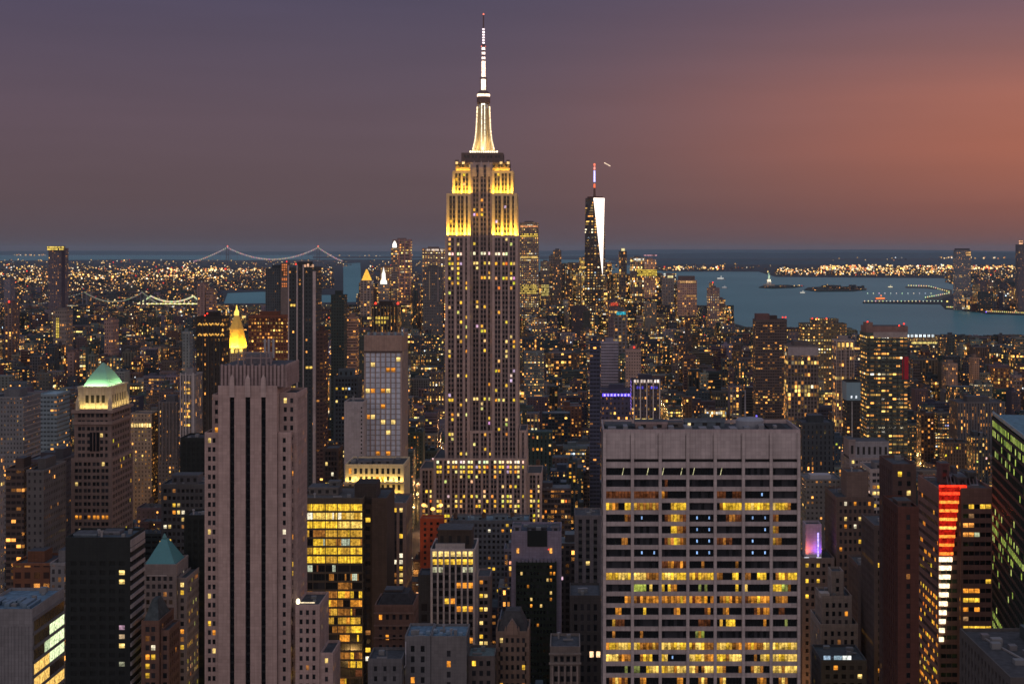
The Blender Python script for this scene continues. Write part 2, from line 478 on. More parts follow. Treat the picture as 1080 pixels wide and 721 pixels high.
            nf = max(1, int((ztopw - max(z0, base)) / fh))
            for j in range(nf):
                zt = ztopw - j * fh
                if sp > 0: slab(a0 + mg, a1 - mg, zt - fh, zt - wh - .0, sp, sptint)
                if fc == 'b' and not 'b' in faces: continue
                if fc not in faces: continue
                for i in range(n):
                    u = a0 + mg + (i + .5) * pt
                    if pair: u += (.5 * (pt - wW) - .3) * (1 if i % 2 == 0 else -1)
                    if fc == 'f': pos = (u, Y0 + I, zt - wh / 2); ang = 0
                    elif fc == 'b': pos = (u, Y1 - I, zt - wh / 2); ang = math.pi
                    elif fc == 'r': pos = (X1 - I, u, zt - wh / 2); ang = math.pi / 2
                    else: pos = (X0 + I, u, zt - wh / 2); ang = -math.pi / 2
                    put(fc, pos, ang, wW, wh, i, j, nf)
    def finish(s, wname='window'):
        s.wall.build('wall', s.root); s.roof.build('roof', s.root)
        for r_ in s.roofs: r_.build('roof', s.root)
        vis, rest = [], []
        for w in s.wins:
            fc, pos, ang, ww, wh, kind, codes, panes, nf = w
            py = VY + (CZ - pos[2]) * F / pos[1]; px = VX + pos[0] * F / pos[1]
            xc = (s.X0 + s.X1) / 2
            seen = (fc == 'f') or (fc == 'r' and s.X1 < 0) or (fc == 'l' and s.X0 > 0)
            onscreen = -5 < px < 1085 and py < 722
            sc = (0 if seen and onscreen else 10) + (0 if (kind or (codes and codes.strip('.'))) else 1) + s.rng.random() * .01 + (1.5 if fc != 'f' else 0)
            (vis).append((sc, w))
        vis.sort(key=lambda t: t[0])
        n = s.nwin
        org = s.root['_org']
        for k, (sc, w) in enumerate(vis):
            if k >= n or sc >= 9: rest.append(w); continue
            fc, pos, ang, ww, wh, kind, codes, panes, nf = w
            me = window_mesh(ww, wh, kind, panes[0], panes[1], s.rng, codes)
            o = bpy.data.objects.new(wname, me)
            S.collection.objects.link(o)
            o.parent = s.root
            o.location = (pos[0] - org[0], pos[1] - org[1], pos[2] - org[2])
            o.rotation_euler = (0, 0, ang)
        if rest:
            mb = MB()
            for fc, pos, ang, ww, wh, kind, codes, panes, nf in rest:
                ca, sa = math.cos(ang), math.sin(ang)
                npn = panes[0] if (codes or panes[0] > 2) else 1
                for i in range(npn):
                    cc = (CODE.get(codes[i]) if codes[i] not in 'bv' else None) if codes else kind
                    a, c = -ww / 2 + ww * i / npn, -ww / 2 + ww * (i + 1) / npn
                    q = [(pos[0] + X * ca + .06 * sa, pos[1] + X * sa - .06 * ca, pos[2] + Z) for X, Z in ((a, -wh / 2), (c, -wh / 2), (c, wh / 2), (a, wh / 2))]
                    if cc: mb.face(q, 'lit_glass', tuple(v * s.rng.uniform(.6, 1.15) for v in cc))
                    else: mb.face(q, 'dark_glass', s.rng.choice([(.010, .012, .014), (.02, .022, .026), (.035, .036, .042)]))
            mb.build(wname, s.root, kind='stuff')
        return s
    def part(s, name, mb, **pr): return mb.build(name, s.root, **pr)
    def bulkhead(s, x0, x1, yt, zb, dy, depth, tint=(.12, .12, .13), name='penthouse', mat='masonry', ledges=True):
        mb = MB()
        X0, X1, z1 = s.x(x0), s.x(x1), s.z(yt)
        mb.box(X0, X1, s.Y + dy, s.Y + dy + depth, zb, z1, mat, tint, 'roofing', tuple(c * .5 for c in tint))
        if ledges:
            mb.box(X0 - .25, X1 + .25, s.Y + dy - .25, s.Y + dy + depth + .25, z1 - .6, z1 + .25, mat, tuple(c * 1.15 for c in tint), 'roofing', (.06, .065, .075), bottom=True)
            n = max(1, int((X1 - X0) / 4))
            for k in range(n):
                u = X0 + (k + .5) * (X1 - X0) / n
                mb.box(u - .9, u + .9, s.Y + dy - .08, s.Y + dy, zb + (z1 - zb) * .25, zb + (z1 - zb) * .7, 'dark_glass', (.03, .03, .03))
        return mb.build(name, s.root)

def water_tank(parent, x, y, z, k=1.0, tint=(.10, .06, .04)):
    mb = MB()
    mb.lathe(x, y, [(1.7 * k, z + 2.6 * k), (1.8 * k, z + 6.2 * k)], 'masonry', tint, 10, cap=False)
    mb.lathe(x, y, [(2.0 * k, z + 6.2 * k), (.1, z + 7.8 * k)], 'masonry', tuple(c * .7 for c in tint), 10)
    mb.lathe(x, y, [(.1, z + 2.6 * k), (1.75 * k, z + 2.61 * k)], 'masonry', tint, 10, cap=False)
    for a, c in ((-1, -1), (1, -1), (1, 1), (-1, 1)):
        mb.box(x + a * 1.2 * k - .12, x + a * 1.2 * k + .12, y + c * 1.2 * k - .12, y + c * 1.2 * k + .12, z, z + 2.6 * k, 'painted_metal', (.05, .05, .05))
    return mb.build('water_tank', parent)

def beacon(parent, x, y, z, r=.8, col=(2.6, .12, .06), name='beacon'):
    r *= .62
    mb = MB()
    mb.lathe(x, y, [(r * .5, z), (r * .5, z + r)], 'painted_metal', (.1, .1, .1), 6)
    mb.lathe(x, y, [(r, z + r), (r, z + 2.6 * r), (r * .4, z + 3.2 * r)], 'lit_glass', col, 8)
    return mb.build(name, parent)

def flood(parent, x, y, z, sx, sy, power, color, tilt=0, rz=0, spread=math.pi):
    l = bpy.data.lights.new('floodlight', 'AREA')
    l.shape = 'RECTANGLE'; l.size = sx; l.size_y = sy; l.energy = power; l.color = color; l.spread = spread
    o = bpy.data.objects.new('floodlight', l)
    S.collection.objects.link(o)
    o.parent = parent
    g = parent['_org']
    o.location = (x - g[0], y - g[1], z - g[2])
    # area lamps shine along local -Z: turn up, then lean towards the wall
    o.rotation_euler = (math.pi - tilt, 0, rz)
    return o

# ------------------------------------------------------------------ the setting: water and land
def sheet(name, pts, z, mat, tint, thick=0.0, **pr):
    mb = MB()
    if thick:
        n = len(pts)
        for i in range(n):
            a, c = pts[i], pts[(i + 1) % n]
            mb.face([(a[0], a[1], z - thick), (c[0], c[1], z - thick), (c[0], c[1], z), (a[0], a[1], z)], mat, tint)
    mb.face([(x, y, z) for x, y in pts], mat, tint)
    o = mb.build(name, None, (0, 0, 0), kind='structure')
    return o
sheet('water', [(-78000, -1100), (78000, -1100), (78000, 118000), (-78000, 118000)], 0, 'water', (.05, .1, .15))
LT = (.030, .034, .042)
man = [(-3500, -1000), (4200, -1000), (3000, 1500)] + [G(x, y) for x, y in ((1500, 384), (1250, 369), (1100, 360), (1000, 358.5), (900, 355), (800, 349), (752, 335), (735, 322), (700, 314), (600, 310), (540, 312), (420, 318), (300, 320), (150, 321), (-60, 324), (-400, 330))]
sheet('manhattan_ground', man, 2, 'land', LT, 3)
sheet('brooklyn_ground', [G(x, y) for x, y in ((-500, 324), (-60, 321.5), (150, 321.5), (236, 320), (240, 309), (278, 307.5), (296, 311), (362, 311), (362, 278), (380, 277), (382, 311), (540, 311), (480, 273.5), (366, 273.5), (250, 274.5), (150, 273.5), (0, 275), (-500, 275))], 2.5, 'land', LT, 3)
sheet('staten_island_ground', [G(x, y) for x, y in ((330, 272.5), (480, 272.5), (640, 274), (700, 286.5), (800, 286.5), (818, 292), (940, 293), (1080, 294), (1500, 300), (1500, 270), (640, 269.5), (330, 270))], 2.5, 'land', LT, 3)
sheet('jersey_shore_ground', [G(x, y) for x, y in ((1600, 352), (1090, 333), (1040, 331), (1022, 327), (997, 326), (992, 321), (910, 320), (910, 318.6), (990, 317), (1003, 312), (1010, 305), (1040, 300), (1090, 298), (1600, 302))], 2.5, 'land', LT, 3)
sheet('harbour_island_ground', [G(x, y) for x, y in ((848, 306), (862, 307.8), (900, 307.5), (914, 305.5), (905, 303), (870, 302.5), (852, 303.6))], 4, 'land', (.02, .03, .025), 5)
sheet('statue_island_ground', [G(x, y) for x, y in ((800, 303.5), (815, 304.5), (838, 303.6), (846, 302.2), (830, 300.8), (806, 301.2))], 4, 'land', (.02, .03, .025), 5)
sheet('pier_ground', [G(x, y) for x, y in ((955, 302.5), (980, 302.6), (1004, 306), (1004, 312), (990, 316), (978, 316), (975, 314.6), (990, 313.2), (999, 309.5), (992, 305.5), (975, 304), (955, 303.6))], 3, 'land', (.10, .09, .07), 4)
def ridge(name, px0, px1, Y, ztop, zb, seed, depth=6000, env=None):
    r = random.Random(seed); mb = MB(); n = 60
    P = []
    ph = [r.uniform(0, 6.3) for _ in range(5)]
    for i in range(n + 1):
        t = i / n
        h = ztop * (.72 + .16 * math.sin(5 * t * 2 + ph[0]) + .08 * math.sin(17 * t + ph[1]) + .05 * math.sin(43 * t + ph[2]))
        h *= min(1, 8 * t, 8 * (1 - t))
        P.append((PX(px0 + (px1 - px0) * t, Y), h))
    for (a, ha), (c, hc) in zip(P, P[1:]):
        rows = [(-.5, 0), (-.25, .7), (0, 1), (.3, .6), (.5, 0)]
        for (d0, k0), (d1, k1) in zip(rows, rows[1:]):
            mb.face([(a, Y + d0 * depth, 2 + ha * k0), (c, Y + d0 * depth, 2 + hc * k0), (c, Y + d1 * depth, 2 + hc * k1), (a, Y + d1 * depth, 2 + ha * k1)], 'land', (.03, .065, .09))
    mb.build(name, None, (0, 0, 0), kind='structure')
ridge('hills', -400, 1500, 98000, 330, 0, 3, 14000)
ridge('hills', 560, 1500, 60000, 215, 0, 5, 9000)
ridge('hills', 640, 1500, 34000, 95, 0, 8, 7000)

# ------------------------------------------------------------------ near towers
# pale stone tower with three dark vertical slots
t = Tower('stone_tower', 'tall pinkish stone setback tower with three dark vertical slots down its blank front', 215, 306, 362, 680, 42, seed=5, nwin=100)
ST = (.385, .285, .262); STC = (.05, .045, .05)
sh = MB(); Y = t.Y
def slot_shaft():
    xs = [(230, 242.3), (247.1, 258.9), (263.9, 275.5), (280.2, 292)]
    zt = t.z(406.6); zs = t.z(416)
    t.wall.box(t.x(230) + .1, t.x(292) - .1, Y + 1.1, Y + 36, 0, zt, 'masonry', ST, 'roofing', (.07, .07, .08))
    for a, c in xs: t.wall.box(t.x(a), t.x(c), Y, Y + 1.1, 0, zs, 'masonry', ST)
    t.wall.box(t.x(230), t.x(292), Y, Y + 1.1, zs, zt, 'masonry', tuple(c * 1.05 for c in ST))
    sl = []
    for a, c in ((242.3, 247.1), (258.9, 263.9), (275.5, 280.2)):
        g = MB()
        g.face([(t.x(a), Y + 1.04, 0), (t.x(c), Y + 1.04, 0), (t.x(c), Y + 1.04, zs), (t.x(a), Y + 1.04, zs)], 'dark_glass', (.008, .009, .011))
        k = 0
        z = zs - 2
        while z > 10:
            g.box(t.x(a), t.x(c), Y + .95, Y + 1.03, z - .9, z, 'masonry', (.016, .018, .02)); z -= 3.7
        t.part('window', g)
        m = (t.x(a) + t.x(c)) / 2
        o = MB()   # pointed stone finial above each slot
        o.loft([[(m - 1.1, Y - .5, zs - 1), (m + 1.1, Y - .5, zs - 1), (m + 1.1, Y, zs - 1), (m - 1.1, Y, zs - 1)], [(m - 1.0, Y - .6, zs + 3), (m + 1.0, Y - .6, zs + 3), (m + 1.0, Y, zs + 3), (m - 1.0, Y, zs + 3)],
                [(m - .9, Y - .5, zs + 6.5), (m + .9, Y - .5, zs + 6.5), (m + .9, Y + .6, zs + 6.5), (m - .9, Y + .6, zs + 6.5)], [(m - .1, Y, zs + 8.3), (m + .1, Y, zs + 8.3), (m + .1, Y + .2, zs + 8.3), (m - .1, Y + .2, zs + 8.3)]], 'masonry', (.42, .33, .31))
        t.part('finial', o)
slot_shaft()
SW = dict(tint=ST, core=STC, pitch=2.35, ww=1.25, fh=3.75, wh=2.0, sp=.22, pp=.36, margin=1.0, lit=.07, blank=1.2, cool=0, sidemul=1.5)
cr = MB()   # fluted crown
for k in range(17):
    a = 232 + k * 4.0; X = t.x(a)
    cr.box(X, X + .9, Y + 1.4, Y + 2.1, t.z(408), t.z(384.3 + (k % 2) * 1.5), 'masonry', (.33, .25, .245))
cr.box(t.x(232), t.x(300), Y + 2.1, Y + 34, t.z(409), t.z(385.5), 'masonry', (.22, .17, .165), 'roofing', (.06, .06, .07))
for k in range(11):
    yy = Y + 2.2 + k * 3
    cr.box(t.x(300), t.x(300) + .6, yy, yy + .9, t.z(409), t.z(384.6), 'masonry', (.34, .25, .24))
t.part('crown', cr)
ph = MB()
ph.box(t.x(254), t.x(276), Y + 10, Y + 26, t.z(386), t.z(375), 'masonry', (.16, .15, .17), 'roofing', (.08, .09, .1))
for a in (248, 254, 262, 272, 278, 283):
    ph.box(t.x(a) - .25, t.x(a) + .25, Y + 6, Y + 6.5, t.z(386), t.z(376 if a in (262,) else 372), 'painted_metal', (.22, .17, .17))
for zz in (373, 379): ph.box(t.x(248), t.x(283), Y + 6.05, Y + 6.4, t.z(zz), t.z(zz - 1.2), 'painted_metal', (.24, .18, .18), bottom=True)
for a in (272, 276, 281): ph.lathe(t.x(a), Y + 16, [(.5, t.z(380)), (.5, t.z(361)), (.1, t.z(359))], 'painted_metal', (.3, .3, .32), 6)
t.part('penthouse', ph)
t.block(221, 230, 420, dy=5, depth=30, **SW)
t.block(215, 229.8, 459, dy=1.5, depth=33, **SW)
t.block(292.2, 311, 418, dy=6, depth=26, **SW)
t.block(292.2, 306, 459, dy=1.5, depth=33, **SW)
t.block(311.5, 337, 640, dy=0, depth=26, **SW)
t.block(337.2, 351, 691, dy=0.5, depth=22, **SW)
gl = MB(); gl.lathe(t.x(313.5), Y + 2, [(.5, t.z(640) + 1), (.9, t.z(640) + 2), (.5, t.z(640) + 3)], 'lit_glass', (3, 2.6, 1.6), 8); t.part('roof_lamp', gl)
gl = MB(); gl.box(t.x(314), t.x(330), Y + 5, Y + 5.4, t.z(640) + .6, t.z(640) + 1.0, 'lit_glass', (1.0, .8, .5)); t.part('roof_lamp', gl)
t.finish()

# white travertine office slab
t = Tower('office_tower', 'broad white stone office slab with seven wide window bays on every floor', 636, 844, 456, 612, 36, seed=9, nwin=100)
GR = [
 ['.....v..', '....v...', 'v.....v.', '.v......', '.v......', '........', '........'],
 ['........', '........', '.r......', '........', '........', '........', '........'],
 ['rrrrrrrr', 'rrrrrrrr', 'Or......', '........', 'rrr..rrr', '.....b..', '........'],
 ['YyOo..YY', 'yoyoyoyo', '...yYYYY', '........', '.oYYYYYY', 'YYPYYYyY', 'PYYYyo..'],
 ['......or', '..b.....', '.royYyor', '..b...b.', '...roorr', '..b...b.', 'ro......'],
 ['........', '........', '...YYoor', '..b...b.', '........', '......b.', 'yo......'],
 ['.....oo.', '......b.', '.royYyor', '..b...b.', 'rrorr...', '..b.....', 'yoo.....'],
 ['........', '..b...b.', '........', '..b...b.', '........', '..b...b.', '........'],
 ['........', '........', 'rroOrrOr', '....o...', '......o.', '........', '........'],
 ['yYyYPPPY', 'PPPPoooo', 'YPPYPYYY', 'yYoYyyYY', 'oo...YY.', 'oo..YYY.', '.oYYoYYY'],
 ['........', 'GGGG.P..', 'Y.YoO...', '...g.g..', '......Y.', 'P.......', 'YYYGgo..'],
 ['......Oo', 'orOoOoOO', 'oOoOoOYO', 'OrOOoO.o', '.oOYOrOo', 'roOOYOOO', '.ooOo...'],
 ['...OO...', '...Y....', '....oO..', '.....rO.', '..oO....', '...rOrOO', '..rr....'],
 ['..yrrr..', '........', '........', '...rrrr.', '.y.YYY..', '......O.', '....g...'],
 ['..o.....', '..o.....', '........', '..gyG...', '........', '........', '........'],
 ['OYYyPPPY', 'PYooOoyo', 'PPPyYPYY', 'YoPPYooo', 'yPPYyooO', 'oOYOooPP', 'PYPPPYPP'],
 ['PPPPoOoo', '..oYyY..', 'YP.b....', 'PPYYPoOO', 'YYYoPPPP', '...o.PPY', 'PPYYPPPP'],
 ['......g.', 'gg..YPPP', 'YyPPOPPP', 'PPo.oPPP', 'Yyo....o', '..oPPo..', 'PPPoPPPP'],
 ['.rOPOro.', '..oO....', '.....OO.', '...oPo..', '.OP.....', '....oOo.', '..oPo...']]
TR = (.40, .35, .345)
xs = [636, 667, 696.3, 725.4, 754.3, 784, 813.4, 844]
mw = 1.1
Z0 = t.z(456)
t.wall.box(t.x(636), t.x(844), t.Y, t.Y + .8, t.z(483.8), Z0, 'masonry', TR)
t.wall.box(t.x(636) + .02, t.x(844) - .02, t.Y + .8, t.Y + 35.2, 0, Z0 - .3, 'masonry', (.02, .02, .022), cap=False)
t.roof.face([(t.x(636), t.Y + .8, Z0 - .3), (t.x(844), t.Y + .8, Z0 - .3), (t.x(844), t.Y + 35.2, Z0 - .3), (t.x(636), t.Y + 35.2, Z0 - .3)], 'roofing', (.05, .055, .065))
for xx in xs: t.wall.box(t.x(xx) - (mw / 2 if 640 < xx < 840 else -0.0 if xx < 640 else mw), t.x(xx) + (mw / 2 if 640 < xx < 840 else mw if xx < 640 else 0), t.Y - .55, t.Y + (.82 if 640 < xx < 840 else 1.6), 0, Z0 - .02, 'masonry', (.41, .36, .352))
for xx in xs[1:-1]:   # dark joint beside each pier
    t.wall.box(t.x(xx) - .9, t.x(xx) - .76, t.Y - .06, t.Y, t.z(483.6), Z0 - 1, 'masonry', (.08, .07, .07))
pit = 12.27
for r in range(20):
    yy = 497.0 + r * pit
    z1 = t.z(yy - 6.1 + 7.6 - .2) ; 
    zt, zb = t.z(yy + 3.9), t.z(yy + pit - 3.9)
    t.wall.box(t.x(636) + .3, t.x(844) - .3, t.Y - .1, t.Y + .8, zb, zt, 'masonry', tuple(c * .93 for c in TR), bottom=True)
t.wall.box(t.x(636) + .3, t.x(844) - .3, t.Y - .1, t.Y + .8, t.z(493.1), t.z(487), 'masonry', TR, bottom=True)
CODE['v'] = (.28, .26, .16)
for r in range(19):
    yy = 497.0 + r * pit
    h = 7.8 * t.Y / F
    for bi in range(7):
        a, c = t.x(xs[bi]) + mw / 2, t.x(xs[bi + 1]) - mw / 2
        if bi == 0: a += mw / 2
        if bi == 6: c -= mw / 2
        t.wins.append(('f', ((a + c) / 2, t.Y + .78, t.z(yy)), 0, c - a, h, None, GR[r][bi], (8, 3), 19))
for fc, X in (('r', t.x(844)), ('l', t.x(636))):
    sg = 1 if fc == 'r' else -1
    for k in range(5):
        yy = t.Y + 1.6 + k * 8.1
        t.wall.box(min(X - sg * .3, X), max(X - sg * .3, X) , yy, yy + 1.2, 0, Z0 - .35, 'masonry', TR)
    for r in range(20):
        yy = 497 + r * pit
        if fc == 'r' and r < 19:
            for k in range(4): t.wins.append((fc, (X - .1, t.Y + 7 + k * 8.1, t.z(yy)), math.pi / 2, 6.4, 2.6, (pick(t.rng) if t.rng.random() < .2 else None), None, (4, 1), 19))
        t.wall.box(min(X - sg * .25, X), max(X - sg * .25, X), t.Y + 1.6, t.Y + 35, t.z(yy + pit - 3.9), t.z(yy + 3.9), 'masonry', TR)
pr = MB()
for (a, c, d, e) in ((636, 844, 0, .5), (636, 844, 35.2, 35.8), ):
    pr.box(t.x(a) + .0, t.x(c), t.Y + d + .02, t.Y + e, Z0 - .28, Z0 + 1.2, 'masonry', (.36, .30, .30), bottom=True)
pr.box(t.x(636), t.x(636) + .5, t.Y + .5, t.Y + 35.2, Z0 - .28, Z0 + 1.2, 'masonry', (.3, .26, .27), bottom=True)
pr.box(t.x(844) - .5, t.x(844), t.Y + .5, t.Y + 35.2, Z0 - .28, Z0 + 1.2, 'masonry', (.3, .26, .27), bottom=True)
t.part('parapet', pr)
for (a, c, y0, d, dd, tn) in ((672, 706, 449.5, 14, 10, (.22, .17, .17)), (727, 770, 450, 22, 8, (.09, .12, .15)), (640, 668, 453, 18, 9, (.06, .08, .1)), (708, 724, 451.5, 20, 6, (.12, .11, .11))):
    t.bulkhead(a, c, y0, Z0 - .3, d, dd, tn)
dm = MB(); dm.lathe(t.x(797), t.Y + 20, [(5.2, Z0 - .3), (5.4, Z0 + 2.6), (4.8, Z0 + 3.3), (1, Z0 + 3.8)], 'painted_metal', (.22, .24, .28), 20); t.part('cooling_drum', dm)
ms = MB(); ms.lathe(t.x(792), t.Y + 20, [(.35, Z0 + 3.8), (.2, Z0 + 14)], 'painted_metal', (.2, .2, .22), 6); t.part('mast', ms)
beacon(t.root, t.x(804), t.Y + 19, Z0 + 3.6, .5, (.25, .2, 1.3), 'roof_lamp')
dk = MB(); dk.box(t.x(815), t.x(834), t.Y + 8, t.Y + 30, Z0 - .3, Z0 + .4, 'roofing', (.015, .016, .018)); t.part('roof_hatch', dk)
gl = MB(); gl.box(t.x(728), t.x(731), t.Y + 12, t.Y + 12.5, Z0 + .2, Z0 + 2.3, 'lit_glass', (1.3, 1.0, .5)); t.part('roof_lamp', gl)
for k in range(12):
    g = MB(); a = 642 + k * 16.2; g.box(t.x(a), t.x(a) + t.rng.uniform(1.2, 3), t.Y + t.rng.uniform(3, 12), t.Y + t.rng.uniform(13, 16), Z0 - .3, Z0 + t.rng.uniform(.9, 1.6), 'painted_metal', (.16, .17, .19)); t.part('air_unit', g)
t.finish()

# brick tower with floodlit crown and green pyramid
t = Tower('crowned_tower', 'brown brick tower with a floodlit crown under a pale green pyramid roof', 75, 119.5, 383, 950, 46, vis=566, seed=3, nwin=100)
BR = (.17, .125, .11); MS = dict(tint=BR, core=(.045, .038, .038), pair=True, pitch=2.65, ww=1.5, fh=3.8, wh=2.1, sp=.25, pp=.38, margin=1.5, blank=1.2, cool=0)
def mlit(s, fc, i, j, z):
    y = VY + (CZ - z) * F / s.Y
    if fc == 'f':
        if abs(y - 484.5) < 2.2: return YEL if i in (2, 3, 4, 6) else None
        if abs(y - 546) < 2.4: return ORA if i in (0, 1, 3, 4, 5, 6, 7) else None
        return (YEL if s.rng.random() < .5 else PAL) if s.rng.random() < .05 else None
    return YEL if s.rng.random() < .06 else None
t.block(75, 118, 485, litfn=mlit, **MS)
t.block(77.5, 116.5, 434, zb=t.z(487), dy=1.5, depth=42, litfn=mlit, **MS)
# tall arched opening on the front
ar = MB(); ar.box(t.x(94), t.x(104), t.Y + 1.28, t.Y + 1.46, t.z(476), t.z(456), 'dark_glass', (.01, .01, .012)); 
for k in range(2): ar.box(t.x(97 + k * 3.3), t.x(97.6 + k * 3.3), t.Y + 1.1, t.Y + 1.27, t.z(476), t.z(455), 'masonry', BR)
t.part('arched_window', ar)
for yy, ex in ((485, 1.0), (446, .8), (434, 1.4)):
    co = MB()
    co.box(t.x(77.5) - ex, t.x(116.5) + ex, t.Y + 1.5 - ex, t.Y + 43.5 + ex, t.z(yy) - .9, t.z(yy) + .7, 'masonry', (.22, .165, .145), bottom=True)
    t.part('cornice', co)
crn = MB()
CW = (.48, .40, .29)
cx0, cx1, cy0, cy1, cz0, cz1 = t.x(80.5), t.x(115), t.Y + 5, t.Y + 38, t.z(433), t.z(410)
crn.box(cx0, cx1, cy0, cy1, cz0, cz1, 'masonry', CW)
for k in range(6):
    u = cx0 + 1.6 + k * (cx1 - cx0 - 3.2) / 5
    if 0 < k < 5:
        crn.box(u - .9, u + .9, cy0 - .05, cy0, cz0 + 4, cz1 - 4, 'dark_glass', (.05, .045, .03))
    crn.box(u - 1.9, u - 1.4, cy0 - .5, cy0, cz0, cz1, 'masonry', CW)
for k in range(6):
    u = cy0 + 3 + k * 5.2
    crn.box(cx1, cx1 + .05, u - .9, u + .9, cz0 + 4, cz1 - 4, 'dark_glass', (.05, .045, .03))
    crn.box(cx1, cx1 + .5, u + 1.6, u + 2.1, cz0, cz1, 'masonry', CW)
crn.box(cx0 - .7, cx1 + .7, cy0 - .7, cy1 + .7, cz1, cz1 + 1.0, 'masonry', CW, bottom=True)
for a, c in ((79, 83), (113, 117)):
    for d in (2, 39): crn.lathe((t.x(a) + t.x(c)) / 2, t.Y + d, [(1.3, cz0), (1.2, cz0 + 5), (.1, cz0 + 8)], 'masonry', CW, 8)
t.part('crown', crn)
py = MB(); hx_, hy_, mx_, my_ = (cx1 - cx0) / 2 - 2, (cy1 - cy0) / 2 - 2, (cx0 + cx1) / 2, (cy0 + cy1) / 2
py.loft([[(mx_ + a * hx_ * r, my_ + c * hy_ * r, cz1 + 1 + (t.z(385) - cz1 - 1) * q) for a, c in ((-1, -1), (1, -1), (1, 1), (-1, 1))] for r, q in ((1, 0), (.80, .28), (.52, .58), (.27, .82), (.05, 1))], 'painted_metal', (.20, .42, .30))
t.part('roof', py)
FY = (1.0, .76, .26)
flood(t.root, (cx0 + cx1) / 2, t.Y + 3.2, cz0 + .8, cx1 - cx0, .8, 1700, FY, tilt=.25)
flood(t.root, cx1 + 1.8, (cy0 + cy1) / 2, cz0 + .8, cy1 - cy0, .8, 1300, FY, tilt=.25, rz=math.pi / 2)
flood(t.root, (cx0 + cx1) / 2, cy0 - .1, cz1 + 1.3, cx1 - cx0 - 4, .6, 2600, (.85, 1.0, .5), tilt=.8)
flood(t.root, cx1 + .1, (cy0 + cy1) / 2, cz1 + 1.3, cy1 - cy0 - 4, .6, 1900, (.85, 1.0, .5), tilt=.7, rz=math.pi / 2)
t.finish()

# black tower at lower left
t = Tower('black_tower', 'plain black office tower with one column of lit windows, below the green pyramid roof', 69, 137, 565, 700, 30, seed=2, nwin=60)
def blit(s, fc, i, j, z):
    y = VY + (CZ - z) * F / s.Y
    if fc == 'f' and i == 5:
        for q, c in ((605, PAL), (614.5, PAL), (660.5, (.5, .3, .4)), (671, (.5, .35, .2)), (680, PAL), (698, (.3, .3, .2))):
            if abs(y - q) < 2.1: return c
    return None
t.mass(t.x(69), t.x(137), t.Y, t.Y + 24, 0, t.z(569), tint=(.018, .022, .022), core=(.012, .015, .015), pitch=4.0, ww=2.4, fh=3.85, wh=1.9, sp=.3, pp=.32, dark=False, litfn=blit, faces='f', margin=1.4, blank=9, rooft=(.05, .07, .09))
sw = MB(); 
for k in range(26):
    zz = t.z(578) - k * 4.0
    sw.box(t.x(137) + .02, t.x(137) + .5, t.Y + .5, t.Y + 23.5, zz - 1.6, zz, 'masonry', (.36, .33, .33), bottom=True)
sw.box(t.x(137) + .01, t.x(137) + .4, t.Y + .5, t.Y + 23.5, t.z(577), t.z(569.5), 'masonry', (.36, .33, .33), bottom=True)
t.part('side_banding', sw)
t.bulkhead(72, 96, 566.5, t.z(569), 8, 9, (.1, .13, .16)); t.bulkhead(100, 118, 565.5, t.z(569), 12, 7, (.12, .13, .15))
t.finish()

# grey blank-walled building at bottom left with a glazed lit corner
t = Tower('blank_walled_building', 'grey blank-walled block with a bright glazed corner, at the bottom left', -26, 34, 645, 600, 38, seed=2, nwin=60)
t.mass(t.x(-26), t.x(34), t.Y, t.Y + 38, 0, t.z(645), tint=(.17, .17, .18), nowin=True, rooft=(.10, .17, .24))
for k in range(16):
    X = t.x(-24 + k * 3.6); t.wall.box(X, X + .1, t.Y - .08, t.Y, 0, t.z(660), 'masonry', (.11, .11, .12))
gp = MB()
X = t.x(34) + .05
gw = MB()
for lv in range(12):
    zt = t.z(652) - lv * 5.2
    gw.box(X, X + .25, t.Y + 1, t.Y + 37, zt - 1.2, zt, 'masonry', (.12, .12, .13), bottom=True)
t.part('spandrel', gw)
rr = random.Random(4)
for lv in range(10):
    zt = t.z(652) - lv * 5.2 - 1.2
    for k in range(6):
        g = MB(); y0 = t.Y + 2 + k * 6
        far = k >= 3
        if lv in (1, 2, 3) and far: c = (.95, 1.1, .62)
        elif lv in (3, 4, 5) and (rr.random() < .75): c = (1.0, .6, .15)
        elif lv == 2 and k == 2: c = (.5, .6, .35)
        else: c = None
        g.face([(X + .03, y0, zt - 3.9), (X + .03, y0 + 5.7, zt - 3.9), (X + .03, y0 + 5.7, zt), (X + .03, y0, zt)], 'lit_glass' if c else 'dark_glass', c or (.02, .022, .025))
        t.part('window', g)
for k in range(9):
    g = MB(); a = -20 + k * 5.5; g.box(t.x(a), t.x(a) + rr.uniform(1, 2.2), t.Y + rr.uniform(4, 12), t.Y + rr.uniform(14, 20), t.z(645), t.z(645) + rr.uniform(.8, 2), 'painted_metal', (.1, .16, .22)); t.part('air_unit', g)
t.finish()

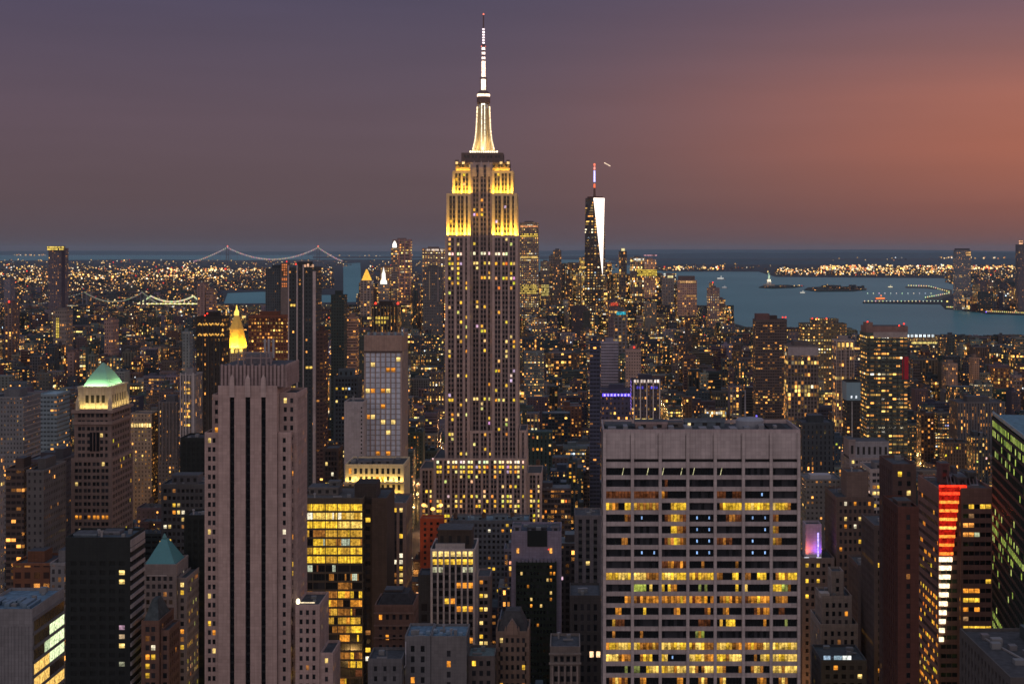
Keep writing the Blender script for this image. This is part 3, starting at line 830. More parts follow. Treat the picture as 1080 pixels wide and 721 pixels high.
# teal pyramid roof
t = Tower('pyramid_roofed_building', 'pale stone building with a dark teal pyramid roof, right of the black tower', 148, 186, 570, 830, 36, seed=11, nwin=90)
PS = dict(tint=(.20, .17, .165), core=(.05, .045, .05), pitch=3.0, ww=1.7, fh=3.9, wh=2.2, sp=.25, pp=.36, margin=1.4, blank=1.4, lit=.16, cool=0)
t.block(150, 186, 597, dy=0, depth=26, **{**PS, 'blank': 5})
t.block(186.2, 196, 612, dy=2, depth=34, **{**PS, 'lit': .3})
py = MB(); py.pyramid(t.x(152), t.x(184), t.Y + 1, t.Y + 22, t.z(596), t.z(572), 'painted_metal', (.07, .22, .23), .18); t.part('roof', py)
gl = MB(); gl.box(t.x(155), t.x(176), t.Y - .1, t.Y + .0, t.z(607), t.z(606), 'masonry', (.4, .36, .36), bottom=True); t.part('frieze', gl)
ap = MB(); ap.lathe(t.x(168), t.Y + 11, [(1.2, t.z(572)), (1.2, t.z(570)), (.2, t.z(566))], 'painted_metal', (.07, .2, .2), 8); t.part('finial', ap)
t.finish()
t = Tower('brick_building', 'brown brick building with a curved skylight, in front of the teal pyramid roof', 149, 166, 655, 700, 26, seed=12, nwin=60)
t.block(149, 168, 657, **{**PS, 'tint': (.15, .085, .065), 'lit': .3})
t.block(168.3, 177, 668, dy=2, depth=20, **{**PS, 'tint': (.17, .10, .08), 'lit': .15})
py = MB(); py.pyramid(t.x(150), t.x(166), t.Y + 2, t.Y + 22, t.z(656), t.z(636), 'roofing', (.06, .075, .08), .35); t.part('roof', py)
t.finish()

# dark gridded block and black wall between the crowned tower and the stone tower
t = Tower('dark_office_block', 'low dark office block with small white lit windows, left of the stone tower', 170, 214, 512, 1020, 40, vis=600, seed=4, nwin=60)
t.block(170, 216, 512, tint=(.075, .078, .085), core=(.02, .02, .022), pitch=2.9, ww=1.8, fh=4.4, wh=2.2, lit=.34, cool=.0, margin=1, blank=2)
t.bulkhead(178, 206, 503, t.z(512), 8, 14, (.09, .09, .1))
t.finish()
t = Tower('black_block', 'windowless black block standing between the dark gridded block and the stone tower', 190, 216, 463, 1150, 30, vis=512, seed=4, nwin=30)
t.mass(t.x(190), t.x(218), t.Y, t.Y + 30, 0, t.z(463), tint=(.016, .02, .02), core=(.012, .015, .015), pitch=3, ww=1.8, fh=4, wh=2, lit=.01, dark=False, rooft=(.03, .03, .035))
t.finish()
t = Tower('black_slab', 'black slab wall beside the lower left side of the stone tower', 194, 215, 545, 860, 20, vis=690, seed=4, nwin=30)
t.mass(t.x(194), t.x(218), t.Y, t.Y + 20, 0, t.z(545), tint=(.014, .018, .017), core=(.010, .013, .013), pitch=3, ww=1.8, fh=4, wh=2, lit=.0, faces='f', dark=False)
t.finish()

# glass office block glowing yellow
t = Tower('glass_office_block', 'wide glass office block with upper floors glowing bright yellow, right of the stone tower', 316, 383, 527, 900, 46, vis=721, seed=21, nwin=100)
def ylit(s, fc, i, j, z):
    if fc != 'f': return None
    prob = [.98, .98, .98, .88, .92, .96, .97, .45, .5, .5, .88, .85, .8, .55, .7, .7, .6, .85, .7, .5][min(j, 19)]
    if j in (10, 11, 12) and i < 2: prob *= .8
    pal = {0: 'YYYPy', 1: 'PWPyP', 2: 'YYYYP', 3: 'Yyoyy', 4: 'Yyoyw', 5: 'YYYyo', 6: 'YYyPO', 7: 'wr.wr', 8: 'gowog', 9: 'ogOor', 10: 'YOoyY'}.get(j, 'YoOyYr')
    out = ''
    ch = s.rng.choice(pal); on = s.rng.random() < prob
    for k in range(7):
        if s.rng.random() < .22: ch = s.rng.choice(pal)
        if s.rng.random() < .25: on = s.rng.random() < prob
        out += ch if on else '.'
    return out if out.strip('.') else None
t.block(316, 383, 527, tint=(.075, .06, .045), core=(.03, .025, .02), pitch=6.8, ww=6.3, fh=4.72, wh=3.6, sp=.3, pp=.35, margin=.4, blank=2.2, litfn=ylit, panes=(7, 1), rooft=(.085, .08, .08))
t.bulkhead(320, 352, 519, t.z(527), 18, 16, (.12, .11, .105)); t.bulkhead(340, 352, 514, t.z(520), 24, 6, (.10, .10, .1))
t.finish()
t = Tower('brown_tower', 'dark brown windowless tower with a boxy rooftop plant room, beside the yellow glass block', 384, 408, 528, 905, 40, vis=721, seed=22, nwin=60)
t.mass(t.x(383.6), t.x(392), t.Y + 1, t.Y + 40, 0, t.z(534), tint=(.06, .042, .032), core=(.03, .022, .02), pitch=4, ww=2.6, fh=4.72, wh=2.4, lit=.16, faces='f', cool=0, margin=.5)
t.mass(t.x(392), t.x(408), t.Y, t.Y + 40, 0, t.z(527), tint=(.065, .045, .035), nowin=True)
t.bulkhead(373, 396, 511, t.z(534), 4, 20, (.045, .036, .032), ledges=False)
t.finish()
t = Tower('pier_fronted_building', 'brown stone building with tall narrow lit window strips, behind the dark brown tower', 405, 430, 536, 1000, 40, vis=612, seed=23, nwin=90)
t.block(405, 428, 532, tint=(.19, .135, .115), core=(.03, .025, .025), pitch=3.2, ww=2.0, fh=3.9, wh=2.5, sp=0, pp=.42, lit=.45, cool=.0, margin=1, blank=2)
t.finish()

# floodlit stone block and the grey gridded tower behind it
t = Tower('floodlit_block', 'stone block whose colonnaded top floor is floodlit golden yellow, below the grey glass tower', 364, 426, 491, 1060, 40, vis=530, seed=31, nwin=60)
FS = (.50, .42, .28)
t.block(364, 426, 491, tint=FS, core=(.08, .06, .04), pitch=3.4, ww=1.8, fh=5.2, wh=3.6, sp=.22, pp=.4, margin=1.4, blank=1.6, lit=.12, par_h=1.0, rooft=(.045, .045, .05), cool=0)
fb = MB(); 
fb.box(t.x(364) - 1, t.x(426) + 1, t.Y - 1.6, t.Y, t.z(509.5), t.z(508), 'masonry', FS, bottom=True)
t.part('cornice', fb)
flood(t.root, (t.x(364) + t.x(426)) / 2, t.Y - 1.1, t.z(508) + .3, 36, .6, 5200, (1.0, .70, .18), tilt=.35)
flood(t.root, (t.x(398) + t.x(426)) / 2, t.Y - 1.6, t.z(524), 16, .6, 3000, (1.0, .66, .12), tilt=.35)
for a, c, yy in ((376, 390, 488), (394, 412, 487)): t.bulkhead(a, c, yy, t.z(491), 8, 10, (.12, .12, .13))
t.finish()
t = Tower('grey_glass_tower', 'tall pale grey glass tower with brown piers and a tan top band', 384, 420, 354, 1180, 44, vis=490, seed=32, nwin=100)
t.block(384, 424, 371, tint=(.30, .235, .215), core=(.50, .56, .66), pitch=3.6, ww=2.8, fh=3.7, wh=2.9, sp=.08, sptint=(.28, .29, .31), pp=.42, margin=.8, blank=.2, dark=False, par_h=.1,
        litfn=lambda s, fc, i, j, z: (ORA if s.rng.random() < .6 else PAL) if s.rng.random() < (.20 if j in (7, 8, 12, 19) else .04) else None)
t.block(384, 424, 355, zb=t.z(371), tint=(.28, .20, .165), nowin=True, rooft=(.07, .07, .08))
t.wall.box(t.x(384) - .0, t.x(424) + .1, t.Y - .2, t.Y, t.z(372), t.z(370), 'masonry', (.08, .06, .06), bottom=True)
sc = MB()
for k in range(6):
    X = t.x(387 + k * 7.2); sc.box(X, X + 1.3, t.Y + 2, t.Y + 6, t.z(355), t.z(350.5), 'painted_metal', (.16, .24, .30))
t.part('roof_fin', sc)
t.finish()
t = Tower('blank_slab', 'narrow pale grey blank slab on the left flank of the grey glass tower', 363, 384, 425, 1160, 30, vis=492, seed=33, nwin=20)
t.mass(t.x(363), t.x(383.4), t.Y, t.Y + 30, 0, t.z(425), tint=(.30, .28, .29), nowin=True)
st = MB()
for k in range(15): 
    zz = t.z(429 + k * 4.3); st.box(t.x(380.5), t.x(382), t.Y - .05, t.Y, zz - 1.2, zz, 'dark_glass', (.03, .03, .03))
t.part('stair_window', st, kind='stuff')
t.finish()
t = Tower('dark_slab', 'unlit navy slab tower behind the narrow pale blank slab', 352, 366, 398, 1500, 26, vis=498, seed=33, nwin=50)
t.block(352, 378, 398, tint=(.055, .07, .085), core=(.03, .04, .05), pitch=3, ww=1.7, fh=3.8, wh=2, lit=.10)
t.bulkhead(356, 372, 390, t.z(398), 6, 10, (.08, .11, .13))
t.finish()
t = Tower('lit_shaft_building', 'dark building with a double column of white lit windows, left of the floodlit block', 341, 356, 474, 1250, 26, vis=514, seed=34, nwin=30)
t.block(341, 357, 474, tint=(.07, .05, .045), core=(.02, .02, .02), pitch=2.4, ww=1.7, fh=3.9, wh=2.6, lit=.5, cool=0)
t.finish()
# ------------------------------------------------------------------ the great art deco skyscraper
t = Tower('skyscraper', 'tallest skyscraper, yellow floodlit upper setbacks under a glowing white mast', 458, 555.5, 160, 1270, 50, vis=548, cat='skyscraper', seed=41, nwin=100)
LS = (.40, .305, .275); ALU = (.155, .12, .115)
def elit(s, fc, i, j, z):
    y = VY + (CZ - z) * F / s.Y
    r = s.rng.random(); p = .13
    if 484 < y < 492: p = .93
    elif 492 < y < 497: p = .45
    elif 518 < y < 524: p = .55
    elif 526 < y < 534: p = .6
    elif 540 < y < 546: p = .6
    elif 252 < y < 256.5: p = .45
    elif 265 < y < 270: p = .7
    elif 275 < y < 281: p = .75
    elif 289 < y < 295: p = .6
    elif 418 < y < 423: p = .6
    elif 350 < y < 354: p = .3
    elif 300 < y < 372: p = .19
    if fc != 'f': p *= .6
    if r < p:
        if 265 < y < 270 or 484 < y < 487: return (1.5, 1.25, .8)
        return YEL if s.rng.random() < .5 else PAL if s.rng.random() < .7 else (ORA if s.rng.random() < .6 else (.7, .5, .75))
    return None
ES = dict(tint=LS, core=ALU, pitch=3.02, ww=1.55, fh=3.72, wh=2.1, pp=.40, sp=0, margin=1.3, pair=True, blank=1.0, litfn=elit, panes=(1, 1), par_h=.8)
D = t.Y
# podium shoulders
t.block(442.5, 457.5, 495, dy=2, depth=46, **ES)
t.block(555.8, 571.5, 500, dy=2, depth=46, **ES)
t.block(458, 555.5, 483, dy=-7, depth=62, **ES)
t.block(547.2, 555.4, 455, zb=t.z(484), dy=2, depth=44, **ES)
t.block(495.8, 520.5, 455, zb=t.z(484), dy=-1.5, depth=12, **ES)
# shaft: two flanks and a recessed centre
t.block(469.3, 495.5, 249.5, zb=t.z(484), dy=0, depth=44, **ES)
t.block(519, 546.3, 249.5, zb=t.z(484), dy=0, depth=44, **ES)
t.block(495.4, 519.1, 172, zb=t.z(456), dy=6.5, depth=30, **ES)
# floodlit setback flanks: lighter, yellower limestone tint adds to the lamps' glow
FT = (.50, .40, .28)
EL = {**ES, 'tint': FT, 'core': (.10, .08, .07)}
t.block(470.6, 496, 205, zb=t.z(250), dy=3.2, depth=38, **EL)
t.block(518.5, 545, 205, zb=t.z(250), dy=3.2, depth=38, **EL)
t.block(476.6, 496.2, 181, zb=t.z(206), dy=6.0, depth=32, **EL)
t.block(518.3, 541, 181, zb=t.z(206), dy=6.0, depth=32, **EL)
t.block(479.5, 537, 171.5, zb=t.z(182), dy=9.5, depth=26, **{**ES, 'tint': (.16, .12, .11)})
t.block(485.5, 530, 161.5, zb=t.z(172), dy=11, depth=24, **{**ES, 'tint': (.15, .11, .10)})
# fluted arches topping the recessed centre
ac = MB()
for k in range(3):
    m = t.x(499.6 + k * 7.6)
    ac.loft([[(m - 1.9, D + 6.2, t.z(186)), (m + 1.9, D + 6.2, t.z(186)), (m + 1.9, D + 7, t.z(186)), (m - 1.9, D + 7, t.z(186))],
             [(m - 1.5, D + 6.0, t.z(176)), (m + 1.5, D + 6.0, t.z(176)), (m + 1.5, D + 7, t.z(176)), (m - 1.5, D + 7, t.z(176))],
             [(m - .1, D + 6.4, t.z(169)), (m + .1, D + 6.4, t.z(169)), (m + .1, D + 7, t.z(169)), (m - .1, D + 7, t.z(169))]], 'masonry', (.38, .30, .28))
t.part('arch', ac)
for a in (481, 535.5, 488, 528):
    g = MB(); g.box(t.x(a) - 1.4, t.x(a) + 1.4, D + 8, D + 11, t.z(173), t.z(168), 'masonry', (.2, .16, .14)); g.box(t.x(a) - 1.0, t.x(a) + 1.0, D + 7.85, D + 7.98, t.z(172.5), t.z(170), 'lit_glass', (1.3, .8, .3)); t.part('roof_lamp', g)
# observation deck
dk = MB()
dk.box(t.x(486), t.x(529), D + 12, D + 34, t.z(162), t.z(160), 'masonry', (.3, .24, .22))
dk.box(t.x(493.5), t.x(523.5), D + 14, D + 32, t.z(160), t.z(157.6), 'masonry', (.4, .34, .3))
t.part('observation_deck', dk)
for k in range(13):
    X = t.x(494.3 + k * 2.35); g = MB(); g.box(X, X + 1.2, D + 13.8, D + 13.99, t.z(159.8), t.z(157.9), 'lit_glass', (2.2, 1.9, 1.3)); t.part('window', g)
g = MB(); g.box(t.x(486), t.x(492.3), D + 11.6, D + 11.9, t.z(167), t.z(162), 'lit_glass', (1.6, 1.15, .5)); t.part('window', g)
g = MB(); g.box(t.x(524.5), t.x(529), D + 11.6, D + 11.9, t.z(170), t.z(164), 'lit_glass', (1.4, 1.0, .5)); t.part('window', g)
# mast
cxm, cym = t.x(508.3), D + 23
ms = MB()
ms.lathe(cxm, cym, [(4.6, t.z(158)), (4.3, t.z(150)), (3.9, t.z(108)), (3.9, t.z(107))], 'painted_metal', (.5, .5, .46), 8, rot=math.pi / 8)
for q in range(4):   # four winged buttresses
    ca, sa = math.cos(q * math.pi / 2), math.sin(q * math.pi / 2)
    prof = [(9.0, 158), (7.6, 153), (6.3, 145), (5.6, 135), (5.2, 125), (4.9, 112), (4.7, 107)]
    rings = []
    for r, y in prof:
        z = t.z(y)
        pts = [(r, -.9), (r, .9), (3.0, 1.4), (3.0, -1.4)]
        rings.append([(cxm + a * ca - c * sa, cym + a * sa + c * ca, z) for a, c in pts])
    ms.loft(rings, 'painted_metal', (.42, .34, .22))
for q in range(4):   # small corner buttresses
    an = math.pi / 4 + q * math.pi / 2; ca, sa = math.cos(an), math.sin(an)
    rings = [[(cxm + a * ca - c * sa, cym + a * sa + c * ca, t.z(y)) for a, c in ((r, -.7), (r, .7), (3, 1), (3, -1))] for r, y in ((7.4, 158), (6.2, 150), (5.2, 138), (4.5, 112))]
    ms.loft(rings, 'painted_metal', (.36, .27, .15))
t.part('mast', ms)
gl = MB()
gl.box(cxm - 1.35, cxm + 1.35, cym - 4.75, cym - 4.5, t.z(156), t.z(107), 'lit_glass', (2.6, 2.3, 1.7))
t.part('mast_window', gl)
for s_, r0 in ((-1, 1), (1, 1)):
    g = MB()
    for (ra, ya), (rb, yb) in zip([(8.3, 156), (6.5, 146), (5.6, 135), (5.1, 120)], [(6.5, 146), (5.6, 135), (5.1, 120), (4.8, 110)]):
        g.bar((cxm + s_ * ra, cym - 1.2, t.z(ya)), (cxm + s_ * rb, cym - 1.2, t.z(yb)), .8, 'lit_glass', (1.9, 1.45, .9))
    t.part('mast_window', g)
cl = MB()
cl.lathe(cxm, cym, [(4.7, t.z(107)), (5.2, t.z(105.5)), (5.2, t.z(100)), (4.6, t.z(99)), (4.6, t.z(96.5)), (4.9, t.z(96)), (3.6, t.z(93.5)), (2.2, t.z(92.3))], 'painted_metal', (.12, .07, .06), 16)
t.part('mast_collar', cl)
g = MB(); g.lathe(cxm, cym, [(4.9, t.z(99.2)), (5.0, t.z(97.8)), (4.9, t.z(96.4))], 'lit_glass', (2.4, 1.7, 1.2), 16, cap=False); t.part('collar_light', g)
an = MB()
an.lathe(cxm, cym, [(1.6, t.z(93)), (1.6, t.z(80)), (2.4, t.z(79.8)), (2.4, t.z(78.6)), (1.3, t.z(78.4)), (1.3, t.z(60)), (1.0, t.z(59)), (1.0, t.z(45)), (1.5, t.z(44.6)), (1.5, t.z(43.4)), (.6, t.z(43)), (.55, t.z(25)), (.5, t.z(11))], 'painted_metal', (.12, .07, .08), 8)
for a in (-1, 1): an.bar((cxm + a * 2.4, cym - .5, t.z(92)), (cxm + a * 2.4, cym - .5, t.z(79)), .5, 'painted_metal', (.14, .07, .06))
t.part('antenna', an)
for y0, y1, r, c in [(92, 80.5, 1.75, (2.6, 2.0, 1.5)), (78, 61, 1.5, (2.4, 1.7, 1.3))] + [(59 - k * 5, 56.4 - k * 5, 1.35, (2.2, 1.7, 1.5)) for k in range(3)] + [(42.4 - k * 2.9, 40.6 - k * 2.9, .85, (2.0, 1.6, 1.7)) for k in range(6)]:
    g = MB(); g.lathe(cxm, cym, [(r, t.z(y0)), (r, t.z(y1))], 'lit_glass', c, 8); t.part('antenna_light', g)
beacon(t.root, cxm, cym, t.z(12.2), .9, (2.5, .5, .3))
for a in (-1, 1): beacon(t.root, cxm + a * 1.6, cym, t.z(46), .5, (2.0, .4, .3))
# floodlights on the setbacks
YL = (1.0, .56, .045); YW = (1.0, .74, .18)
for (a, c, yb, dy, pw) in ((470, 496, 249.5, 2.1, 15000), (518.7, 545.6, 249.5, 2.1, 15000), (476, 496, 205, 4.9, 7500), (518.5, 541.5, 205, 4.9, 8000)):
    flood(t.root, (t.x(a) + t.x(c)) / 2, D + dy, t.z(yb) + 1.1, t.x(c) - t.x(a), .7, pw, YL, tilt=.10)
    flood(t.root, (t.x(a) + t.x(c)) / 2, D + dy - .6, t.z(yb) + 1.0, t.x(c) - t.x(a), .7, pw * .5, YL, tilt=.06, spread=math.radians(90))
for a, c in ((480, 496), (520, 536.5)): flood(t.root, (t.x(a) + t.x(c)) / 2, D + 8.6, t.z(181) + 1.1, t.x(c) - t.x(a), .7, 2600, YL, tilt=.12)
for a, rz in ((545.4 + .9, math.pi / 2), (470.2 - .9, -math.pi / 2)):
    flood(t.root, t.x(a), D + 22, t.z(249.5) + 1.0, 36, .7, 12000, YL, tilt=.2, rz=rz)
for q_ in range(4):
    an_ = q_ * math.pi / 2
    flood(t.root, cxm + 11 * math.sin(an_), cym - 11 * math.cos(an_), t.z(157.4) + .4, 12, 2, 6500, (1, .74, .34), tilt=.30, rz=an_)
t.finish()
for k, (a, c) in enumerate(((447, 533), (456.5, 537), (464.8, 533))):
    Yl = 1190
    lp = thing('street_lamp', ['orange street lamp, left one of the three over the red roof', 'orange street lamp, lowest and middle one of the three over the red roof', 'orange street lamp, right one of the three beside the skyscraper'][k], 'street lamp', (PX(a, Yl), Yl, 0), 'orange lamps at the foot of the skyscraper')
    zt = PZ(c, Yl)
    m = MB(); m.lathe(PX(a, Yl), Yl, [(.3, 2), (.18, zt - .8)], 'painted_metal', (.1, .1, .1), 6); m.build('pole', lp)
    m = MB(); m.lathe(PX(a, Yl), Yl, [(.5, zt - .8), (1.5, zt - .2), (1.6, zt + .8), (.9, zt + 1.5)], 'lit_glass', (3.0, 1.5, .35), 10); m.build('lamp_head', lp)
    l = bpy.data.lights.new('lamp_light', 'POINT'); l.energy = 3500; l.color = (1, .5, .15); l.shadow_soft_size = 1
    o = bpy.data.objects.new('lamp_light', l); S.collection.objects.link(o); o.parent = lp; o.location = (0, -2.5, zt)
t = Tower('red_roofed_building', 'low red-roofed block at the left foot of the tallest skyscraper', 443, 467, 548, 1150, 16, vis=560, seed=42, nwin=20)
t.block(443, 467, 548, tint=(.35, .07, .03), core=(.1, .03, .02), pitch=4, ww=1.8, fh=4, wh=2, lit=.05, rooft=(.3, .08, .04))
t.finish()
t = Tower('blue_roofed_block', 'long low block with a pale blue flat roof, in front of the tallest skyscraper', 474, 558, 546, 1160, 26, vis=566, seed=43, nwin=60)
t.block(474, 558, 550, tint=(.10, .11, .13), core=(.03, .03, .035), pitch=3.2, ww=1.7, fh=3.8, wh=2, lit=.08, rooft=(.14, .22, .28))
for a, c, yy in ((478, 492, 545.5), (500, 512, 546), (520, 534, 545), (541, 552, 546.5)): t.bulkhead(a, c, yy, t.z(550), 6, 9, (.13, .17, .2))
for k in range(8): water_tank(t.root, t.x(480 + k * 10), t.Y + 3 + (k * 7) % 5 * 3, t.z(550), .8) if k % 3 == 0 else None
t.finish()

# ------------------------------------------------------------------ middle foreground
t = Tower('white_pier_building', 'white building with slender vertical piers, two glowing top floors and a dark penthouse', 454, 501, 573, 900, 34, vis=690, seed=51, nwin=100)
def wlit(s, fc, i, j, z):
    if fc != 'f': return PAL if s.rng.random() < .04 else None
    if j == 0: return PAL
    if j == 1: return YEL if i < 7 else PAL
    if j == 2: return (.5, .48, .3) if i in (0, 1, 5, 6) else None
    if j == 4 and i >= 4: return ORA
    if j == 6 and i in (2, 3): return (YEL if i == 2 else ORA)
    if j == 7 and i >= 4: return (ORA if i != 5 else YEL)
    if j in (11, 13) and i in (2, 6): return ORA
    return None
t.block(454, 501, 580, tint=(.46, .41, .40), core=(.05, .045, .045), pitch=3.35, ww=2.3, fh=4.25, wh=2.9, sp=.1, sptint=(.09, .085, .09), pp=.42, margin=.7, blank=.6, litfn=wlit, panes=(2, 2), par_h=.8)
t.bulkhead(461, 497, 560, t.z(580), 4, 20, (.055, .042, .035))
t.bulkhead(459, 490, 573.5, t.z(580), 1.5, 2, (.38, .34, .33), ledges=False)
t.finish()
t = Tower('small_lit_building', 'narrow dark building showing a stack of yellow windows against the white pier building', 442, 453, 598, 930, 20, vis=680, seed=52, nwin=20)
t.block(441, 454, 608, tint=(.08, .08, .09), core=(.03, .03, .03), pitch=4.5, ww=3.2, fh=6, wh=4, blank=15, lit=.75, cool=0)
t.finish()
t = Tower('pink_walled_building', 'small stone building with pale window grid, right of the white pier building', 504, 517, 609, 980, 24, vis=650, seed=53, nwin=40)
t.block(503, 517, 609, tint=(.27, .21, .20), core=(.05, .045, .045), pitch=3.4, ww=1.9, fh=4, wh=2.2, lit=.3)
t.finish()
t = Tower('grey_concrete_building', 'plain grey concrete building with few dark windows, bottom centre, downpipe on its face', 427, 492, 673, 700, 24, seed=54, nwin=60)
t.mass(t.x(427), t.x(454), t.Y, t.Y + 24, 0, t.z(673), tint=(.155, .155, .165), core=(.03, .03, .03), pitch=5.0, ww=1.6, fh=4.4, wh=2.6, blank=3, lit=.05, pp=.35, sp=.41, rooft=(.10, .17, .24), margin=1.2)
t.mass(t.x(454.3), t.x(492), t.Y + .6, t.Y + 24, 0, t.z(673.5), tint=(.16, .155, .16), core=(.03, .03, .03), pitch=13, ww=1.6, fh=4.4, wh=2.6, blank=5, lit=.2, pp=.35, sp=.41, rooft=(.12, .2, .27))
pp_ = MB(); pp_.bar((t.x(428), t.Y - .2, t.z(676)), (t.x(428), t.Y - .2, t.z(700)), .35, 'painted_metal', (.45, .45, .5)); pp_.bar((t.x(428), t.Y - .2, t.z(700)), (t.x(425), t.Y - .2, t.z(706)), .35, 'painted_metal', (.45, .45, .5)); pp_.bar((t.x(425), t.Y - .2, t.z(706)), (t.x(425), t.Y - .2, t.z(730)), .35, 'painted_metal', (.45, .45, .5)); t.part('downpipe', pp_)
for k in range(7):
    g = MB(); a = 441 + k * 7; g.box(t.x(a), t.x(a) + 1.6, t.Y + 4 + k % 3 * 3, t.Y + 7 + k % 3 * 3, t.z(673), t.z(673) + 1.3, 'painted_metal', (.14, .22, .3)); t.part('air_unit', g)
t.finish()
t = Tower('brick_building', 'reddish brown brick building with arched rows of windows, bottom centre left of the concrete block', 395, 437, 635, 760, 26, seed=55, nwin=90)
t.block(395, 436, 640, tint=(.155, .09, .07), core=(.04, .03, .03), pitch=3.2, ww=1.4, fh=4.6, wh=2.3, blank=3.4, lit=.10, sp=.36, cool=0)
for yy in (647, 660, 673, 698): co = MB(); co.box(t.x(395) - .3, t.x(436) + .3, t.Y - .5, t.Y - .0, t.z(yy), t.z(yy) + .7, 'masonry', (.2, .125, .10), bottom=True); t.part('cornice', co)
g = MB(); g.pyramid(t.x(398), t.x(434), t.Y + 3, t.Y + 22, t.z(640), t.z(628), 'roofing', (.03, .03, .035), .75); t.part('roof', g)
t.bulkhead(404, 422, 626, t.z(640), 8, 9, (.05, .04, .04))
t.finish()
t = Tower('grey_low_building', 'low grey building with two lit windows, left of the concrete block at the bottom edge', 388, 425, 695, 690, 20, seed=56, nwin=40)
t.block(388, 424, 697, tint=(.12, .12, .13), core=(.03, .03, .03), pitch=3.4, ww=1.3, fh=4.2, wh=2.1, blank=2, lit=.3, cool=0)
t.finish()
t = Tower('gothic_gable_building', 'brown stone building with a pointed gothic gable and rows of small arched windows', 523, 560, 655, 720, 24, seed=57, nwin=90)
t.block(523, 558, 668, tint=(.20, .14, .11), core=(.04, .03, .03), pitch=2.35, ww=1.2, fh=3.9, wh=2.1, blank=1.8, lit=.10, sp=.34, cool=0)
m = t.x(540)
g = MB(); g.loft([[(m - 2.6, t.Y - .4, t.z(669)), (m + 2.6, t.Y - .4, t.z(669)), (m + 2.6, t.Y + 3, t.z(669)), (m - 2.6, t.Y + 3, t.z(669))], [(m - 2.2, t.Y - .4, t.z(661)), (m + 2.2, t.Y - .4, t.z(661)), (m + 2.2, t.Y + 3, t.z(661)), (m - 2.2, t.Y + 3, t.z(661))], [(m - .1, t.Y - .4, t.z(653)), (m + .1, t.Y - .4, t.z(653)), (m + .1, t.Y + 3, t.z(653)), (m - .1, t.Y + 3, t.z(653))]], 'masonry', (.24, .165, .13)); t.part('gable', g)
g = MB(); g.pyramid(t.x(525), t.x(556), t.Y + 3, t.Y + 22, t.z(668), t.z(648), 'roofing', (.05, .048, .05), .5); t.part('roof', g)
for a in (524, 533, 547, 557):
    g = MB(); g.lathe(t.x(a), t.Y + .5, [(.5, t.z(669)), (.45, t.z(664)), (.05, t.z(660))], 'masonry', (.24, .165, .13), 6); t.part('pinnacle', g)
t.finish()
t = Tower('ornate_low_building', 'low stone building with a columned arcade front, right of the gothic gable', 580, 612, 682, 700, 24, seed=58, nwin=60)
t.block(580, 612, 684, tint=(.20, .17, .155), core=(.04, .035, .035), pitch=2.6, ww=1.5, fh=4.2, wh=2.4, blank=3.0, lit=.05, sp=.3)
for yy in (690, 700): co = MB(); co.box(t.x(580) - .4, t.x(612) + .4, t.Y - .7, t.Y, t.z(yy), t.z(yy) + .8, 'masonry', (.26, .22, .20), bottom=True); t.part('cornice', co)
for k in range(5): co = MB(); co.lathe(t.x(583 + k * 6.6), t.Y - .5, [(.45, t.z(730)), (.4, t.z(701))], 'masonry', (.28, .23, .21), 8); t.part('column', co)
t.finish()
t = Tower('green_roofed_shed', 'small building with greenish roof and one orange window, between the concrete block and the gable', 493, 523, 692, 705, 20, seed=59, nwin=40)
t.block(493, 522, 694, tint=(.12, .10, .095), core=(.04, .03, .03), pitch=3.6, ww=1.6, fh=4.2, wh=2.2, blank=1, lit=.16, rooft=(.13, .17, .17))
t.finish()
t = Tower('black_glass_tower', 'black glass tower with scattered tiny orange windows under a lavender stone frame', 539, 592, 558, 850, 34, vis=680, seed=60, nwin=100)
LV = (.20, .18, .24)
t.mass(t.x(539), t.x(592), t.Y + 3, t.Y + 32, 0, t.z(563), tint=LV, nowin=True, rooft=(.06, .07, .1))
t.mass(t.x(544), t.x(587), t.Y, t.Y + 3.1, 0, t.z(595), tint=(.014, .022, .016), core=(.008, .014, .010), pitch=1.7, ww=1.0, fh=3.3, wh=1.6, sp=.2, pp=.3, margin=.4, blank=.5, faces='f', cool=0,
       litfn=lambda s, fc, i, j, z: (ORA if s.rng.random() < .6 else (.9, .6, .2)) if s.rng.random() < (.20 if (i > 5 and j < 7) else .045) else None)
g = MB(); g.box(t.x(556), t.x(577), t.Y + 2.7, t.Y + 2.98, t.z(577), t.z(560), 'dark_glass', (.02, .025, .025)); t.part('louvre_panel', g)
g = MB()
for k in range(10): g.box(t.x(546 + k * 4), t.x(549 + k * 4), t.Y + .6, t.Y + 2.9, t.z(595), t.z(589 + (k % 3)), 'painted_metal', (.16, .15, .2))
t.part('air_unit', g)
for a in (546, 581): g = MB(); g.box(t.x(a) - .6, t.x(a) + .6, t.Y + 2.6, t.Y + 2.9, t.z(584), t.z(579), 'lit_glass', (1.3, .55, .1)); t.part('roof_lamp', g)
beacon(t.root, t.x(578.5), t.Y + 2.2, t.z(581), .4)
t.bulkhead(541, 549, 556, t.z(563), 6, 8, (.16, .16, .2)); t.bulkhead(582, 590, 557, t.z(563), 6, 8, (.16, .16, .2)); t.bulkhead(556, 576, 559.5, t.z(563), 10, 8, (.05, .05, .06))
t.finish()
t = Tower('dark_side_building', 'dark building with pairs of pale lit windows, close left of the white office slab', 603, 634, 628, 780, 30, seed=61, nwin=60)
t.block(601, 634, 630, tint=(.06, .055, .055), core=(.02, .02, .02), pitch=2.9, ww=1.5, fh=4.8, wh=3.0, sp=.3, blank=3, lit=.14, cool=0)
g = MB(); g.box(t.x(622) , t.x(626), t.Y - .2, t.Y, t.z(692.5), t.z(686.5), 'lit_glass', (1.8, 1.1, .6)); t.part('window', g)
